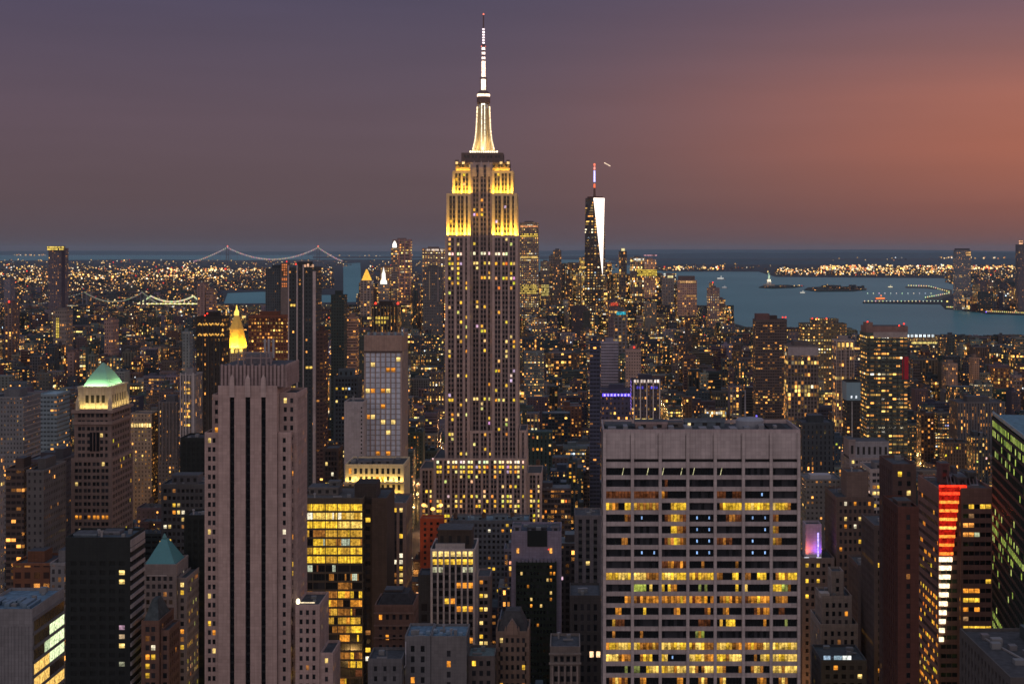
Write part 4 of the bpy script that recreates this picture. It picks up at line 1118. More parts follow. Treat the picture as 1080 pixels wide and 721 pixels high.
g = MB(); g.box(t.x(629), t.x(633), t.Y - .2, t.Y, t.z(692.5), t.z(686.5), 'lit_glass', (1.8, 1.1, .6)); t.part('window', g)
t.finish()
t = Tower('columned_building', 'grey building with tall vertical fins and orange corner lights, left of the white slab', 606, 634, 545, 1000, 30, vis=628, seed=62, nwin=60)
t.block(606, 634, 545, tint=(.13, .12, .13), core=(.03, .03, .035), pitch=4.2, ww=2.2, fh=4.2, wh=2.4, sp=.1, sptint=(.07, .07, .07), blank=1.4, lit=.12, cool=0)
t.finish()

# ------------------------------------------------------------------ lower right
t = Tower('brown_brick_tower', 'dark brown stepped office tower with rows of small orange windows, right of the white slab', 880, 925, 525, 900, 40, seed=71, nwin=100)
t.block(882, 922, 526, tint=(.105, .075, .065), core=(.03, .025, .022), pitch=2.7, ww=1.4, fh=4.1, wh=2.1, blank=1.5, lit=.22, cool=0, sidemul=.4)
t.block(895, 918, 501, zb=t.z(528), dy=6, depth=20, tint=(.14, .10, .085), nowin=True)
t.finish()
t = Tower('grey_penthouse_building', 'pale grey building with a sloped plain roof hall and lit row beneath', 896, 940, 464, 1250, 40, vis=505, seed=72, nwin=60)
t.block(896, 940, 484, tint=(.23, .20, .20), core=(.05, .05, .05), pitch=3.0, ww=1.8, fh=4.1, wh=2.3, blank=1, lit=.35, cool=0)
t.bulkhead(903, 938, 466, t.z(484), 3, 24, (.22, .22, .24)); t.bulkhead(896, 903, 464, t.z(484), 3, 24, (.2, .17, .17))
t.finish()
t = Tower('white_banded_building', 'grey building with white horizontal floor bands, in front of the pale grey roof hall', 920, 962, 494, 1100, 40, vis=560, seed=73, nwin=90)
t.block(918, 960, 496, tint=(.28, .25, .25), core=(.04, .04, .045), pitch=3.0, ww=2.4, fh=4.1, wh=2.2, sp=.4, pp=.1, blank=1.6, lit=.22, cool=0)
t.bulkhead(924, 948, 489, t.z(496), 5, 14, (.14, .14, .15))
t.finish()
t = Tower('beige_setback_building', 'beige stone setback building with few orange windows, below right of the white slab', 865, 905, 632, 820, 34, seed=74, nwin=90)
BS = dict(tint=(.25, .205, .18), core=(.05, .04, .04), pitch=3.1, ww=1.5, fh=4.2, wh=2.3, blank=2.5, lit=.14, cool=0, sidemul=.4)
t.block(865, 905, 660, **BS); t.block(868, 900, 632, zb=t.z(662), dy=4, depth=22, **BS); t.block(880, 893, 608, zb=t.z(634), dy=9, depth=12, **{**BS, 'lit': .0})
g = MB(); g.box(t.x(867), t.x(877), t.Y + 6, t.Y + 12, t.z(633), t.z(628), 'masonry', (.4, .34, .3)); t.part('penthouse', g)
t.finish()
t = Tower('low_black_roofed_building', 'low black-roofed building with blue skylights at the bottom edge, near the white slab', 866, 915, 692, 760, 30, seed=75, nwin=40)
t.block(866, 914, 698, tint=(.06, .06, .065), core=(.02, .02, .02), pitch=4, ww=2, fh=4, wh=2, lit=.1, rooft=(.05, .06, .065))
for a, c, col in ((869, 876, (.3, .42, .55)), (880, 888, (.25, .35, .42)), (889, 898, (.9, .95, .9))): g = MB(); g.box(t.x(a), t.x(c), t.Y + .5, t.Y + 1.0, t.z(698) + .9, t.z(698) + 2.8, 'lit_glass', col); t.part('skylight', g)
t.finish()
t = Tower('billboard_building', 'building with a rooftop wall glowing violet and orange, right of the white slab', 846, 876, 585, 900, 26, vis=630, seed=76, nwin=40)
t.block(846, 880, 590, tint=(.15, .12, .11), core=(.04, .04, .04), pitch=3.2, ww=1.6, fh=4.2, wh=2.1, blank=2, lit=.15, cool=0)
t.block(851, 868, 556, zb=t.z(592), dy=5, depth=12, tint=(.30, .26, .30), nowin=True)
g = MB(); g.box(t.x(863.5), t.x(865), t.Y + 4.6, t.Y + 4.9, t.z(588), t.z(563), 'lit_glass', (.8, .6, 1.6)); t.part('light_tube', g)
for a, cl_, e in ((864, (.30, .10, 1.0), 900), (851.5, (1.0, .2, .05), 1100)):
    l = bpy.data.lights.new('sign_light', 'AREA'); l.energy = e; l.color = cl_; l.size = 3; l.size_y = 3
    o = bpy.data.objects.new('sign_light', l); S.collection.objects.link(o); o.parent = t.root
    o.location = (t.x(a) - t.root.location.x, 1.5, t.z(584)); o.rotation_euler = (math.pi - .35, 0, 0)
for a in (850.5, 863.5): g = MB(); g.box(t.x(a) - 1, t.x(a) + 1.6, t.Y + .4, t.Y + 1.6, t.z(592), t.z(588), 'lit_glass', (2, 2, 2.2)); t.part('roof_lamp', g)
t.finish()
# red-brown twin slab
t = Tower('red_brown_slab', 'tall dark red-brown slab with vertical ribs, left of the tower with the glowing red strip', 946, 970, 505, 640, 44, seed=77, nwin=60)
RB = (.10, .04, .032)
t.mass(t.x(947), t.x(969), t.Y, t.Y + 30, 0, t.z(537), tint=RB, core=(.03, .016, .015), pitch=4.2, ww=1.5, fh=3.8, wh=2, sp=.3, pp=.42, blank=2, lit=.04, cool=0, faces='f')
t.mass(t.x(958), t.x(984), t.Y + 31, t.Y + 60, 0, t.z(503), tint=(.10, .06, .055), core=(.03, .02, .02), pitch=4.2, ww=1.6, fh=3.8, wh=2, sp=.3, pp=.42, blank=2, lit=.08, cool=0)
t.bulkhead(950, 964, 531, t.z(537), 6, 10, (.08, .05, .045))
t.finish()
# striped tower
t = Tower('striped_light_tower', 'office tower whose corner carries glowing stripes, red at the top to white below', 990, 1048, 520, 720, 46, seed=78, nwin=100)
SB = dict(tint=(.21, .115, .095), core=(.035, .03, .03), pitch=2.7, ww=2.3, fh=4.05, wh=1.9, sp=.42, pp=.12, margin=1, blank=6, cool=0)  # red-brown tint also carries the reddish wash of light on the body
def slit(s, fc, i, j, z):
    y = VY + (CZ - z) * F / s.Y
    if fc == 'f':
        if j == 0: return YEL if s.rng.random() < .8 else None
        if 545 < y < 570 and i < 2: return (1.3, .5, .1)
        if 562 < y < 572 and i in (1, 2): return (.6, .65, .4)
        if 610 < y < 650: return (ORA if s.rng.random() < .5 else YEL) if s.rng.random() < .4 else None
        if 655 < y < 664: return YEL if i < 8 else None
        return (.3, .16, .07) if s.rng.random() < .1 else None
    return (ORA if s.rng.random() < .6 else YEL) if s.rng.random() < (.5 if y > 625 else .12) else None
t.mass(t.x(1013.3), t.x(1048), t.Y, t.Y + 42, 0, t.z(517), litfn=slit, **SB)
t.mass(t.x(990.5), t.x(1013), t.Y + 1.2, t.Y + 44, 0, t.z(517.5), litfn=lambda s, fc, i, j, z: slit(s, 'l', i, j, z) if fc == 'l' else None, **SB)
st = MB()
for k in range(18):
    y0 = 513.5 + (k * 9.05 if k < 9 else 9 * 9.05 + (k - 9) * 9.4)
    xr = 1012.5 - 17 * k / 17.0
    X0_, X1_ = t.x(990.8), t.x(xr)
    red = k < 8
    g = MB()
    za, zb_ = t.z(y0 + 7), t.z(y0)
    if k < 8:
        g.box(X0_, X1_, t.Y + .35, t.Y + .9, t.z(y0 + 9), t.z(y0), 'lit_glass', (.42, .010, .005), bottom=True)
        t.part('red_panel', g); g = MB()
        g.box(X0_, X1_, t.Y + .1, t.Y + .34, t.z(y0 + 8.2), t.z(y0 + 5.2), 'lit_glass', [(1.6, .10, .03), (1.7, .42, .06), (1.7, .42, .06), (1.8, .55, .08), (2.0, .8, .16), (1.7, .42, .06), (1.6, .38, .05), (1.6, .36, .05)][k], bottom=True)
    else:
        g.box(X0_, X1_, t.Y + .1, t.Y + .8, t.z(y0 + 6.2), t.z(y0 + 1.6), 'lit_glass', (1.9, 1.5, .95), bottom=True)
    t.part('light_stripe', g)
g = MB(); g.box(t.x(990.8), t.x(1020), t.Y + .5, t.Y + .9, t.z(516), t.z(511.5), 'lit_glass', (1.6, .06, .02), bottom=True); t.part('light_stripe', g)
l = bpy.data.lights.new('sign_light', 'AREA'); l.energy = 7000; l.color = (1, .12, .04); l.size = 8; l.size_y = 30
o = bpy.data.objects.new('sign_light', l); S.collection.objects.link(o); o.parent = t.root; o.location = (t.x(1001) - t.root.location.x, -1.5, t.z(540)); o.rotation_euler = (-math.pi / 2, 0, 0)
for (a, c, yy, d, dd, tn) in ((1003, 1012, 495, 20, 8, (.12, .06, .06)), (1018, 1028, 508, 14, 9, (.09, .08, .08)), (1032, 1040, 504, 18, 7, (.07, .07, .07)), (1012, 1034, 511, 24, 9, (.06, .055, .055))): t.bulkhead(a, c, yy, t.z(517), d, dd, tn)
g = MB()
for k in range(9): g.bar((t.x(1006 + k * 4), t.Y + 10, t.z(517)), (t.x(1010 + k * 4), t.Y + 22, t.z(507 + k % 3)), .4, 'painted_metal', (.14, .08, .08))
t.part('roof_truss', g)
t.finish()
# green glass tower at the right edge, turned against the grid
rt = thing('green_glass_tower', 'dark glass tower at the right edge with slanting rows of green-yellow lit windows', 'building', (178, 700, 0))
HERO.append((1047, 1090, 437, 721, 640)); FOOT.append((160, 240, 590, 720, 'green'))
A, B_ = np.array((PX(1047, 700), 700.0)), np.array((PX(1082, 605), 605.0))
dv = (B_ - A); LN = np.linalg.norm(dv); dv /= LN; nv = np.array((dv[1], -dv[0]))
if nv[0] > 0: nv = -nv
bk = -nv * 45
poly = [tuple(B_), tuple(B_ + bk), tuple(A + bk), tuple(A)]
ZT = CZ - (437 - VY) * 700 / F
wm = MB(); wm.prism(poly, 0, ZT, 'dark_glass', (.014, .028, .022), 'roofing', (.10, .2, .26)); wm.build('wall', rt)
wm = MB(); 
for a_, b__ in ((A, B_),):
    q = [A + nv * .3, B_ + nv * .3, B_ - nv * .3, A - nv * .3]
    wm.prism([tuple(p) for p in q], ZT, ZT + 1.4, 'painted_metal', (.12, .25, .3))
wm.build('parapet', rt)
rr = random.Random(5)
nfl = 32
for j in range(nfl):
    zt = ZT - 2.2 - j * 4.0
    if j % 2 == 0:
        cc_ = (A + B_) / 2 - nv * 22.5; fb_ = MB(); fb_.prism([tuple(cc_ + (np.array(p) - cc_) * 1.002) for p in poly[:3] + [tuple(A)]], zt + .05, zt + 1.0, 'masonry', (.035, .05, .045)); fb_.build('floor_band', rt)
    y_ = VY + (CZ - zt) * F / 660
    rowlit = {0: .97, 1: .7, 2: .1, 3: .35, 4: .2, 9: .2, 10: .55, 11: .8, 12: .3, 13: .2}.get(j, .06 if j < 19 else .2)
    if j in (20, 21): rowlit = .9
    for k in range(24):
        u0, u1 = LN * (k + .08) / 24, LN * (k + .92) / 24
        if rr.random() > rowlit: continue
        p0, p1 = A + dv * u0 + nv * .08, A + dv * u1 + nv * .08
        g = MB(); c = rr.choice([(.46, .58, .10), (.32, .42, .08), (.6, .68, .18), (.2, .28, .06)])
        g.face([(p0[0], p0[1], zt - 2.6), (p1[0], p1[1], zt - 2.6), (p1[0], p1[1], zt), (p0[0], p0[1], zt)], 'lit_glass', c)
        g.build('window', rt)
m = MB()
for j in range(nfl):
    zt = ZT - 2.2 - j * 4.0
    q = [A + nv * .22, B_ + nv * .22, B_ + nv * .01, A + nv * .01]; m.prism([tuple(p) for p in q], zt, zt + 1.2, 'masonry', (.028, .04, .036))
for k in range(25):
    p = A + dv * (LN * k / 24); q = [p + nv * .3, p + dv * .3 + nv * .3, p + dv * .3, p]; m.prism([tuple(c) for c in q], 0, ZT, 'masonry', (.02, .03, .028))
m.build('mullions', rt)
# dark roof at bottom right corner
t = Tower('dark_flat_roof_building', 'building with a large dark flat roof filling the bottom right corner', 1012, 1100, 665, 520, 60, seed=79, nwin=40)
t.mass(t.x(1012), t.x(1110), t.Y - 60, t.Y, 0, t.z(665), tint=(.075, .07, .07), core=(.03, .03, .03), pitch=4, ww=2, fh=4, wh=2, lit=.05, rooft=(.05, .05, .055), faces='f', par_h=.9)
g = MB(); g.box(t.x(1068), t.x(1110), t.Y - 30, t.Y - 8, t.z(665), t.z(652), 'masonry', (.035, .05, .05), 'roofing', (.05, .07, .08)); t.part('penthouse', g)
g = MB(); g.bar((t.x(1028), t.Y - 10, t.z(665) + .3), (t.x(1052), t.Y - 50, t.z(665) + .3), .5, 'painted_metal', (.2, .19, .19)); t.part('duct', g)
for k in range(5):
    g = MB(); a = 1026 + k * 8; g.box(t.x(a), t.x(a) + 2.2, t.Y - 12 - k * 7, t.Y - 9 - k * 7, t.z(665), t.z(665) + 1.5, 'painted_metal', (.1, .1, .11)); t.part('air_unit', g)
t.finish()
# lit stepped ground block beside the striped tower
t = Tower('golden_lit_podium', 'low long building with golden lit sloping front windows at the foot of the striped tower', 958, 985, 690, 760, 40, seed=80, nwin=60)
t.block(958, 988, 692, tint=(.10, .07, .05), core=(.04, .03, .02), pitch=3.2, ww=2.4, fh=4, wh=2.4, lit=.75, cool=0)
t.finish()
t = Tower('brown_midrise', 'brown mid-rise, dark windows and one lit orange row, left of the red-brown slab', 924, 947, 560, 800, 36, seed=81, nwin=90)
t.block(922, 946, 556, tint=(.10, .075, .07), core=(.03, .025, .025), pitch=2.6, ww=1.5, fh=3.9, wh=2.1, blank=1.5, cool=0,
        litfn=lambda s, fc, i, j, z: (YEL if s.rng.random() < .8 else None) if j in (4, 14) else (ORA if s.rng.random() < .02 else None))
t.finish()
t = Tower('brown_annex', 'narrow brown annex with small orange windows low on it, right of the beige setback building', 905, 922, 600, 860, 30, seed=82, nwin=60)
t.block(905, 924, 598, tint=(.085, .065, .06), core=(.03, .025, .025), pitch=2.6, ww=1.4, fh=3.9, wh=2.1, lit=.12, cool=0)
t.finish()
# ------------------------------------------------------------------ middle distance and far towers
def far(name, label, x0, x1, yt, Y, depth=30, vis=None, tint=(.10, .09, .10), frac=.15, pw=.30, ph=.36, cat='building', roof=(.06, .065, .08), pent=True, group=None, finish=True):
    rt = thing(name, label, cat, ((PX(x0, Y) + PX(x1, Y)) / 2, Y, 0), group)
    HERO.append((x0, x1, yt, vis or yt + 60, Y))
    X0, X1, z = PX(x0, Y), PX(x1, Y), PZ(yt, Y)
    FOOT.append((X0 - 3, X1 + 3, Y - 4, Y + depth + 4, label))
    mb = MB(); mb.box(X0, X1, Y, Y + depth, 0, z, 'facade', tint, 'roofing', roof, (R.random(), frac, pw, ph)); mb.build('wall', rt)
    w = X1 - X0
    m = MB()
    for (a, c, d, e) in ((X0 - .2, X1 + .2, Y - .2, Y + .4), (X0 - .2, X1 + .2, Y + depth - .4, Y + depth + .2), (X0 - .2, X0 + .4, Y + .4, Y + depth - .4), (X1 - .4, X1 + .2, Y + .4, Y + depth - .4)):
        m.box(a, c, d, e, z, z + 1.3, 'masonry', tuple(k * 1.2 for k in tint), bottom=True)
    m.build('parapet', rt)
    if pent:
        m = MB(); m.box(X0 + w * .25, X0 + w * .72, Y + depth * .3, Y + depth * .75, z, z + 6, 'masonry', tuple(k * .8 for k in tint), 'roofing', roof); m.build('penthouse', rt)
    rt['_d'] = (X0, X1, Y, depth, z)
    return rt
def band(rt, x0, x1, y0, y1, Y, col, name='lit_band', dy=-.5, mat='lit_glass'):
    m = MB(); X0, X1, Z0, Z1 = PX(x0, Y), PX(x1, Y), PZ(y1, Y), PZ(y0, Y)
    if mat != 'lit_glass': m.box(X0, X1, Y + dy, Y + dy + .45, Z0, Z1, mat, col, bottom=True); return m.build(name, rt)
    st = max(2.4, Y / F * 1.25); nx = max(1, int((X1 - X0) / st)); nz = max(1, int((Z1 - Z0) / max(3.2, Y / F * 1.7)))
    m.box(X0, X1, Y + dy + .2, Y + dy + .45, Z0, Z1, 'masonry', (.10, .08, .06), bottom=True)
    for i in range(nx):
        for j in range(nz):
            if nx * nz > 8 and R.random() < .08: continue
            k = R.uniform(.45, 1.25); g_ = .16 if nx > 1 else .0; h_ = .2 if nz > 1 else .06
            m.box(X0 + (X1 - X0) * (i + g_) / nx, X0 + (X1 - X0) * (i + 1 - g_) / nx, Y + dy, Y + dy + .19, Z0 + (Z1 - Z0) * (j + h_) / nz, Z0 + (Z1 - Z0) * (j + 1 - h_) / nz, mat, tuple(c * k for c in col), bottom=True)
    return m.build(name, rt)
def stripe(rt, x, y0, y1, Y, w, tint=(.42, .36, .36), dy=-1.0, name='pier'):
    m = MB(); m.box(PX(x, Y) - w / 2, PX(x, Y) + w / 2, Y + dy, Y, PZ(y1, Y), PZ(y0, Y), 'masonry', tint); return m.build(name, rt)

# gold pyramid
Y = 1900
g = far('gold_pyramid_tower', 'tower crowned by a brilliantly lit golden pyramid spire', 237, 258, 374, Y, 36, vis=392, tint=(.34, .27, .2), frac=.15, pent=False)
m = MB(); m.box(PX(238, Y), PX(256.5, Y), Y + 1, Y + 20, PZ(374, Y), PZ(366, Y), 'masonry', (.5, .4, .2)); m.build('crown_base', g)
for k in range(4): band(g, 239 + k * 4.6, 242 + k * 4.6, 367, 372.5, Y + 1, (1.8, 1.2, .25), 'window')
m = MB(); zb = PZ(366, Y); xc, yc = PX(247.6, Y), Y + 11
m.lathe(xc, yc, [(11.5, zb), (10.2, PZ(358, Y)), (8.0, PZ(347, Y)), (4.8, PZ(338, Y)), (2.8, PZ(333, Y))], 'painted_metal', (.85, .55, .10), 8, rot=math.pi / 8)
m.build('pyramid', g)
m = MB(); m.lathe(xc, yc, [(2.6, PZ(333, Y)), (2.6, PZ(329, Y)), (1.2, PZ(327, Y)), (.3, PZ(322, Y))], 'lit_glass', (1.8, 1.15, .2), 8); m.build('lantern', g)
for (dx_, dy_, e, rz) in ((0, -14.5, 14000, 0), (14.5, 0, 8000, math.pi / 2), (-14.5, 0, 8000, -math.pi / 2)):
    flood(g, xc + dx_, yc + dy_, zb + .5, 22, 2, e * 1.5, (1, .60, .08), tilt=.55, rz=rz)
flood(g, xc, Y - 1, zb - .5, 18, 1, 1500, (1, .7, .2), tilt=.3)

Y = 1700
g = far('dark_lattice_tower', 'dark tower with zigzag golden top bands and red beacons, left of the golden pyramid', 207, 236, 335, Y, 30, vis=465, tint=(.035, .032, .03), frac=.14, pw=.36, ph=.5)
for yy in (341.5, 352.5):
    for k in range(8):
        a = 209 + k * 3.4
        m = MB(); m.bar((PX(a, Y), Y - .5, PZ(yy + 1.4, Y)), (PX(a + 1.7, Y), Y - .5, PZ(yy - .8, Y)), .9, 'lit_glass', (1.0, .5, .1)); m.bar((PX(a + 1.7, Y), Y - .5, PZ(yy - .8, Y)), (PX(a + 3.4, Y), Y - .5, PZ(yy + 1.4, Y)), .9, 'lit_glass', (1.0, .5, .1)); m.build('lit_zigzag', g)
for a, y in ((215, 331), (217.5, 329), (212, 334), (232, 334)): beacon(g, PX(a, Y), Y + 5, PZ(y + 3, Y), 1.0)
for a in (214, 220, 226, 232): stripe(g, a, 337, 470, Y, 1.2, (.05, .05, .05))
g = far('white_ribbed_tower', 'narrow white ribbed tower with an orange lit centre strip, left of the stone tower', 190, 206, 396, 1450, 28, vis=462, tint=(.25, .24, .25), frac=.10, pw=.26, ph=.38)
for a, c in ((190.5, .8), (196, .8), (204, 1.2)): stripe(g, a, 393, 470, 1450, c, (.42, .40, .41))
for yy in (402, 409, 413, 424, 432, 438, 447): band(g, 194, 201, yy, yy + 2.4, 1450, (1.4, .75, .15), 'window')
g = far('ribbed_grey_tower', 'dark grey ribbed tower with few lit windows, left of the white ribbed tower', 167, 188, 425, 1500, 28, vis=478, tint=(.11, .11, .12), frac=.12)
for k in range(6): stripe(g, 168.5 + k * 3.6, 423, 485, 1500, .7, (.17, .16, .17))
g = far('curved_arcade_building', 'curved low building with a golden floodlit arcade, right of the green pyramid tower', 138, 160, 437, 1500, 24, vis=456, tint=(.28, .23, .18), frac=.2, pent=False)
for k in range(8): band(g, 138.5 + k * 2.7, 140.4 + k * 2.7, 446, 450.5, 1500, (1.6, 1.1, .4), 'window')
g = far('red_brick_tower', 'broad rust-red building with rows of orange windows, right of the golden pyramid', 262, 303, 334, 1850, 34, vis=410, tint=(.17, .065, .04), frac=.30, pw=.30, ph=.40)
for k in range(10): stripe(g, 263.5 + k * 4.1, 334, 348, 1850, .8, (.10, .045, .03))
Y = 2250
g = far('dark_glass_pair', 'dark glass tower with an orange lit corner shaft near its top', 280, 302, 284, Y, 34, vis=335, tint=(.05, .065, .08), frac=.05)
m = MB(); m.box(PX(296.5, Y), PX(303.5, Y), Y - 3, Y + 20, PZ(335, Y), PZ(277, Y), 'masonry', (.14, .12, .12)); m.build('corner_shaft', g)
for a, c in ((278, 291), (293, 296), (298, 303)): band(g, 297, 303, a, c, Y - 3, (.75, .22, .07))
beacon(g, PX(302, Y), Y + 3, PZ(277, Y), 1.2)
Y = 1500
g = far('striped_glass_tower', 'very tall dark glass tower edged with pale vertical stripes, behind the stone tower', 304, 333, 283, Y, 36, vis=513, tint=(.045, .055, .06), frac=.035, cat='skyscraper')
for a, w, y0 in ((304.5, .9, 280), (313.5, 1.2, 279), (320, 1.0, 279), (331.5, 2.6, 286)): stripe(g, a, y0, 515, Y, w, (.44, .38, .38))
for a, y in ((311, 277), (324, 279)): beacon(g, PX(a, Y), Y + 5, PZ(y + 3, Y), 1.0)
for a, c, y in ((306, 312, 320.5), (305, 314, 382), (322, 330, 386), (305, 312, 400), (305, 312, 407)): band(g, a, c, y, y + 2.6, Y, (1.3, .8, .15), 'window')
for k in range(6): band(g, 305, 312, 419 + k * 5, 421.4 + k * 5, Y, (1.3, .75, .15), 'window') if k % 2 == 0 else None
for a in (321, 324, 327, 329): m = MB(); m.box(PX(a, Y) - .7, PX(a, Y) + .7, Y + 4, Y + 6, PZ(285, Y), PZ(278 + a % 4, Y), 'lit_glass', (.9, .5, .3)); m.build('roof_lamp', g)
g = far('brown_slab_tower', 'plain dark brown slab beside the right edge of the pale striped glass tower', 333.5, 341, 351, 1450, 30, vis=513, tint=(.075, .045, .04), frac=.07)
Y = 1750
rt = thing('pointed_spire', 'slim pale triangular spire rising right of the pale striped glass tower', 'spire', (PX(336, Y), Y, 0))
m = MB(); m.loft([[(PX(334, Y), Y, 0), (PX(340, Y), Y, 0), (PX(340, Y), Y + 6, 0), (PX(334, Y), Y + 6, 0)], [(PX(334, Y), Y, PZ(352, Y)), (PX(339.5, Y), Y, PZ(352, Y)), (PX(339.5, Y), Y + 6, PZ(352, Y)), (PX(334, Y), Y + 6, PZ(352, Y))], [(PX(333.5, Y), Y, PZ(320, Y)), (PX(334.5, Y), Y, PZ(320, Y)), (PX(334.5, Y), Y + 2, PZ(320, Y)), (PX(333.5, Y), Y + 2, PZ(320, Y))]], 'masonry', (.42, .38, .32)); m.build('shaft', rt)
Y = 1650
g = far('beacon_topped_tower', 'dark ribbed tower with red beacons and a yellow lit band, above the grey glass tower', 392, 420, 324, Y, 30, vis=352, tint=(.05, .045, .04), frac=.2)
for k in range(8): stripe(g, 394 + k * 3.6, 322, 356, Y, .8, (.14, .12, .10))
band(g, 396, 410, 333, 342, Y, (1.1, .75, .12))
for a in (396, 419.5): beacon(g, PX(a, Y), Y + 2, PZ(322, Y), 1.6)
g = far('dark_green_tower', 'dark green glass block, between the pale striped tower and the grey glass tower', 349, 363, 312, 1900, 26, vis=380, tint=(.03, .045, .045), frac=.04)
g = far('brown_beige_building', 'tan brown block lit on its front, right of the dark green glass block', 365, 376, 336, 2100, 24, vis=370, tint=(.25, .16, .13), frac=.1)

# left edge and left middle
g = far('banded_office_building', 'grey office building with fine horizontal bands and a lit yellow corner, at the left edge', -10, 25, 420, 1250, 40, vis=486, tint=(.14, .15, .165), frac=.09, pw=.24, ph=.34)
for k in range(14): m = MB(); X1, z = g['_d'][1], PZ(424 + k * 5, 1250); m.box(X1 + .05, X1 + .5, 1251, 1289, z - .9, z, 'masonry', (.24, .24, .25), bottom=True); m.build('floor_band', g)
g = far('blue_roofed_hall', 'low building with a pale blue roof behind the banded office building', 38, 60, 417, 1400, 36, vis=436, tint=(.15, .21, .25), frac=.05, roof=(.25, .36, .42), pent=False)
g = far('pale_sliver_building', 'pale ribbed building cut by the left edge of the picture', -30, -15, 489, 780, 26, vis=645, tint=(.20, .19, .19), frac=.18, pw=.3, ph=.38)
g = far('plain_slab_building', 'grey slab with a bright narrow side, below the banded office building', 28, 46, 498, 900, 40, vis=566, tint=(.10, .095, .095), frac=.03, pw=.3, ph=.4)
g = far('flat_brown_building', 'brown slab with two orange windows, left of the grey slab', 6, 25, 496, 960, 30, vis=590, tint=(.09, .065, .055), frac=.05)
g = far('dark_grey_slab', 'dark grey slab between the grey slab and the crowned brick tower', 48, 66, 486, 1000, 36, vis=565, tint=(.07, .07, .08), frac=.04)
g = far('orange_lit_house', 'low reddish building glowing with orange lamps at the left edge', 14, 52, 596, 880, 30, vis=630, tint=(.16, .07, .04), frac=.28, pw=.5, ph=.6)
g = far('small_grey_building', 'small grey building with a grid of dark windows, left of the black tower', 53, 68, 596, 800, 24, vis=640, tint=(.20, .20, .21), frac=.04, pw=.3, ph=.38)

# right middle
Y = 2100
g = far('navy_slab', 'narrow unlit navy slab left of the buildings with violet neon signs', 622, 633, 362, 1500, 26, vis=560, tint=(.055, .065, .11), frac=.015)
g = far('lavender_blank_tower', 'tall blank lavender-grey wall above the violet neon sign', 634, 652, 362, 2000, 28, vis=415, tint=(.27, .26, .33), frac=.0)
g = far('tan_blank_building', 'tan blank-walled building right of the lavender-grey wall, red beacon on top', 660, 676, 370, 1950, 26, vis=400, tint=(.27, .21, .20), frac=.03)
beacon(g, PX(669, 1950), 1955, PZ(368, 1950), 1.5)
g = far('neon_signed_building', 'dark building carrying two violet neon sign strips', 634, 668, 412, 1700, 28, vis=450, tint=(.07, .07, .12), frac=.16, pw=.4, ph=.5)
for a, c in ((635, 650.5), (654, 669)): band(g, a, c, 414.5, 418, 1700, (.30, .18, 2.4), 'neon_sign', -1.2)
m = MB()
for k in range(9): m.box(PX(637 + k * 3.6 , 1700), PX(638.6 + k * 3.6, 1700), 1698.3, 1698.7, PZ(417.4, 1700), PZ(415.2, 1700), 'lit_glass', (.8, .6, 2.8), bottom=True)
m.build('neon_lettering', g)
l = bpy.data.lights.new('neon_light', 'AREA'); l.energy = 9000; l.color = (.25, .15, 1); l.size = 30; l.size_y = 2
o = bpy.data.objects.new('neon_light', l); S.collection.objects.link(o); o.parent = g; o.location = (0, -6, PZ(416, 1700)); o.rotation_euler = (-math.pi / 2, 0, 0); o.rotation_euler = (math.pi / 2, 0, math.pi)
g = far('white_crowned_building', 'dark building framed by glowing white vertical piers and a white lit top', 666, 697, 402, 1600, 28, vis=446, tint=(.06, .06, .09), frac=.16)
for k in range(5): stripe(g, 668.5 + k * 6.8, 402, 446, 1600, .9, (.6, .56, .55))
for k in range(4): band(g, 668 + k * 7.2, 674 + k * 7.2, 400, 403.5, 1600, (1.1, .9, .8), 'crown_light', -.9)
for k in range(3): band(g, 670 + k * 7, 675 + k * 7, 441, 444, 1600, (1.4, 1.0, .3), 'window')
for a, c in ((671, 679), (686, 694)): band(g, a, c, 407, 410, 1600, (.12, .10, .85), 'neon_sign', -.4)
g = far('brown_corner_tower', 'tall dark brown tower, stepped top with red lamps, left of grey roofed tower', 797, 830, 338, 2100, 34, vis=440, tint=(.085, .07, .07), frac=.10)
for a, y in ((800, 330), (805, 329), (809, 331), (826, 330), (829, 330)): beacon(g, PX(a, 2100), 2105, PZ(y + 6, 2100), 1.3)
m = MB(); m.box(PX(798, 2100), PX(812, 2100), 2103, 2125, PZ(338, 2100), PZ(331, 2100), 'masonry', (.12, .07, .07)); m.build('penthouse', g)
g = far('grey_roofed_tower', 'tower with a plain pale grey top band above a bright lit facade', 831, 863, 366, 1750, 34, vis=448, tint=(.14, .12, .12), frac=.34, pw=.34, ph=.42)
band(g, 831, 863, 366, 375, 1750, (.30, .28, .30), 'top_band', -.5, 'masonry')
g = far('terraced_glass_building', 'wide terraced glowing building with red and white lamps in front of the river', 846, 893, 342, 2500, 40, vis=365, tint=(.10, .09, .07), frac=.5, pw=.4, ph=.45)
m = MB(); m.box(PX(857, 2500), PX(885, 2500), 2505, 2530, PZ(342, 2500), PZ(336, 2500), 'facade', (.1, .09, .08), 'roofing', (.06, .06, .07), (.3, .5, .4, .45)); m.build('upper_terrace', g)
for a in (857, 862, 872): beacon(g, PX(a, 2500), 2503, PZ(337, 2500), 1.4)
g = far('white_grid_tower', 'slender white gridded apartment tower with warm windows', 882, 901, 360, 1800, 28, vis=438, tint=(.34, .29, .29), frac=.20, pw=.28, ph=.36)
for k in range(5): stripe(g, 882.5 + k * 4.5, 360, 440, 1800, .8, (.40, .35, .35))
for k in range(4): band(g, 883.5 + k * 4.5, 886 + k * 4.5, 361, 366, 1799, (1.3, .75, .2), 'window')
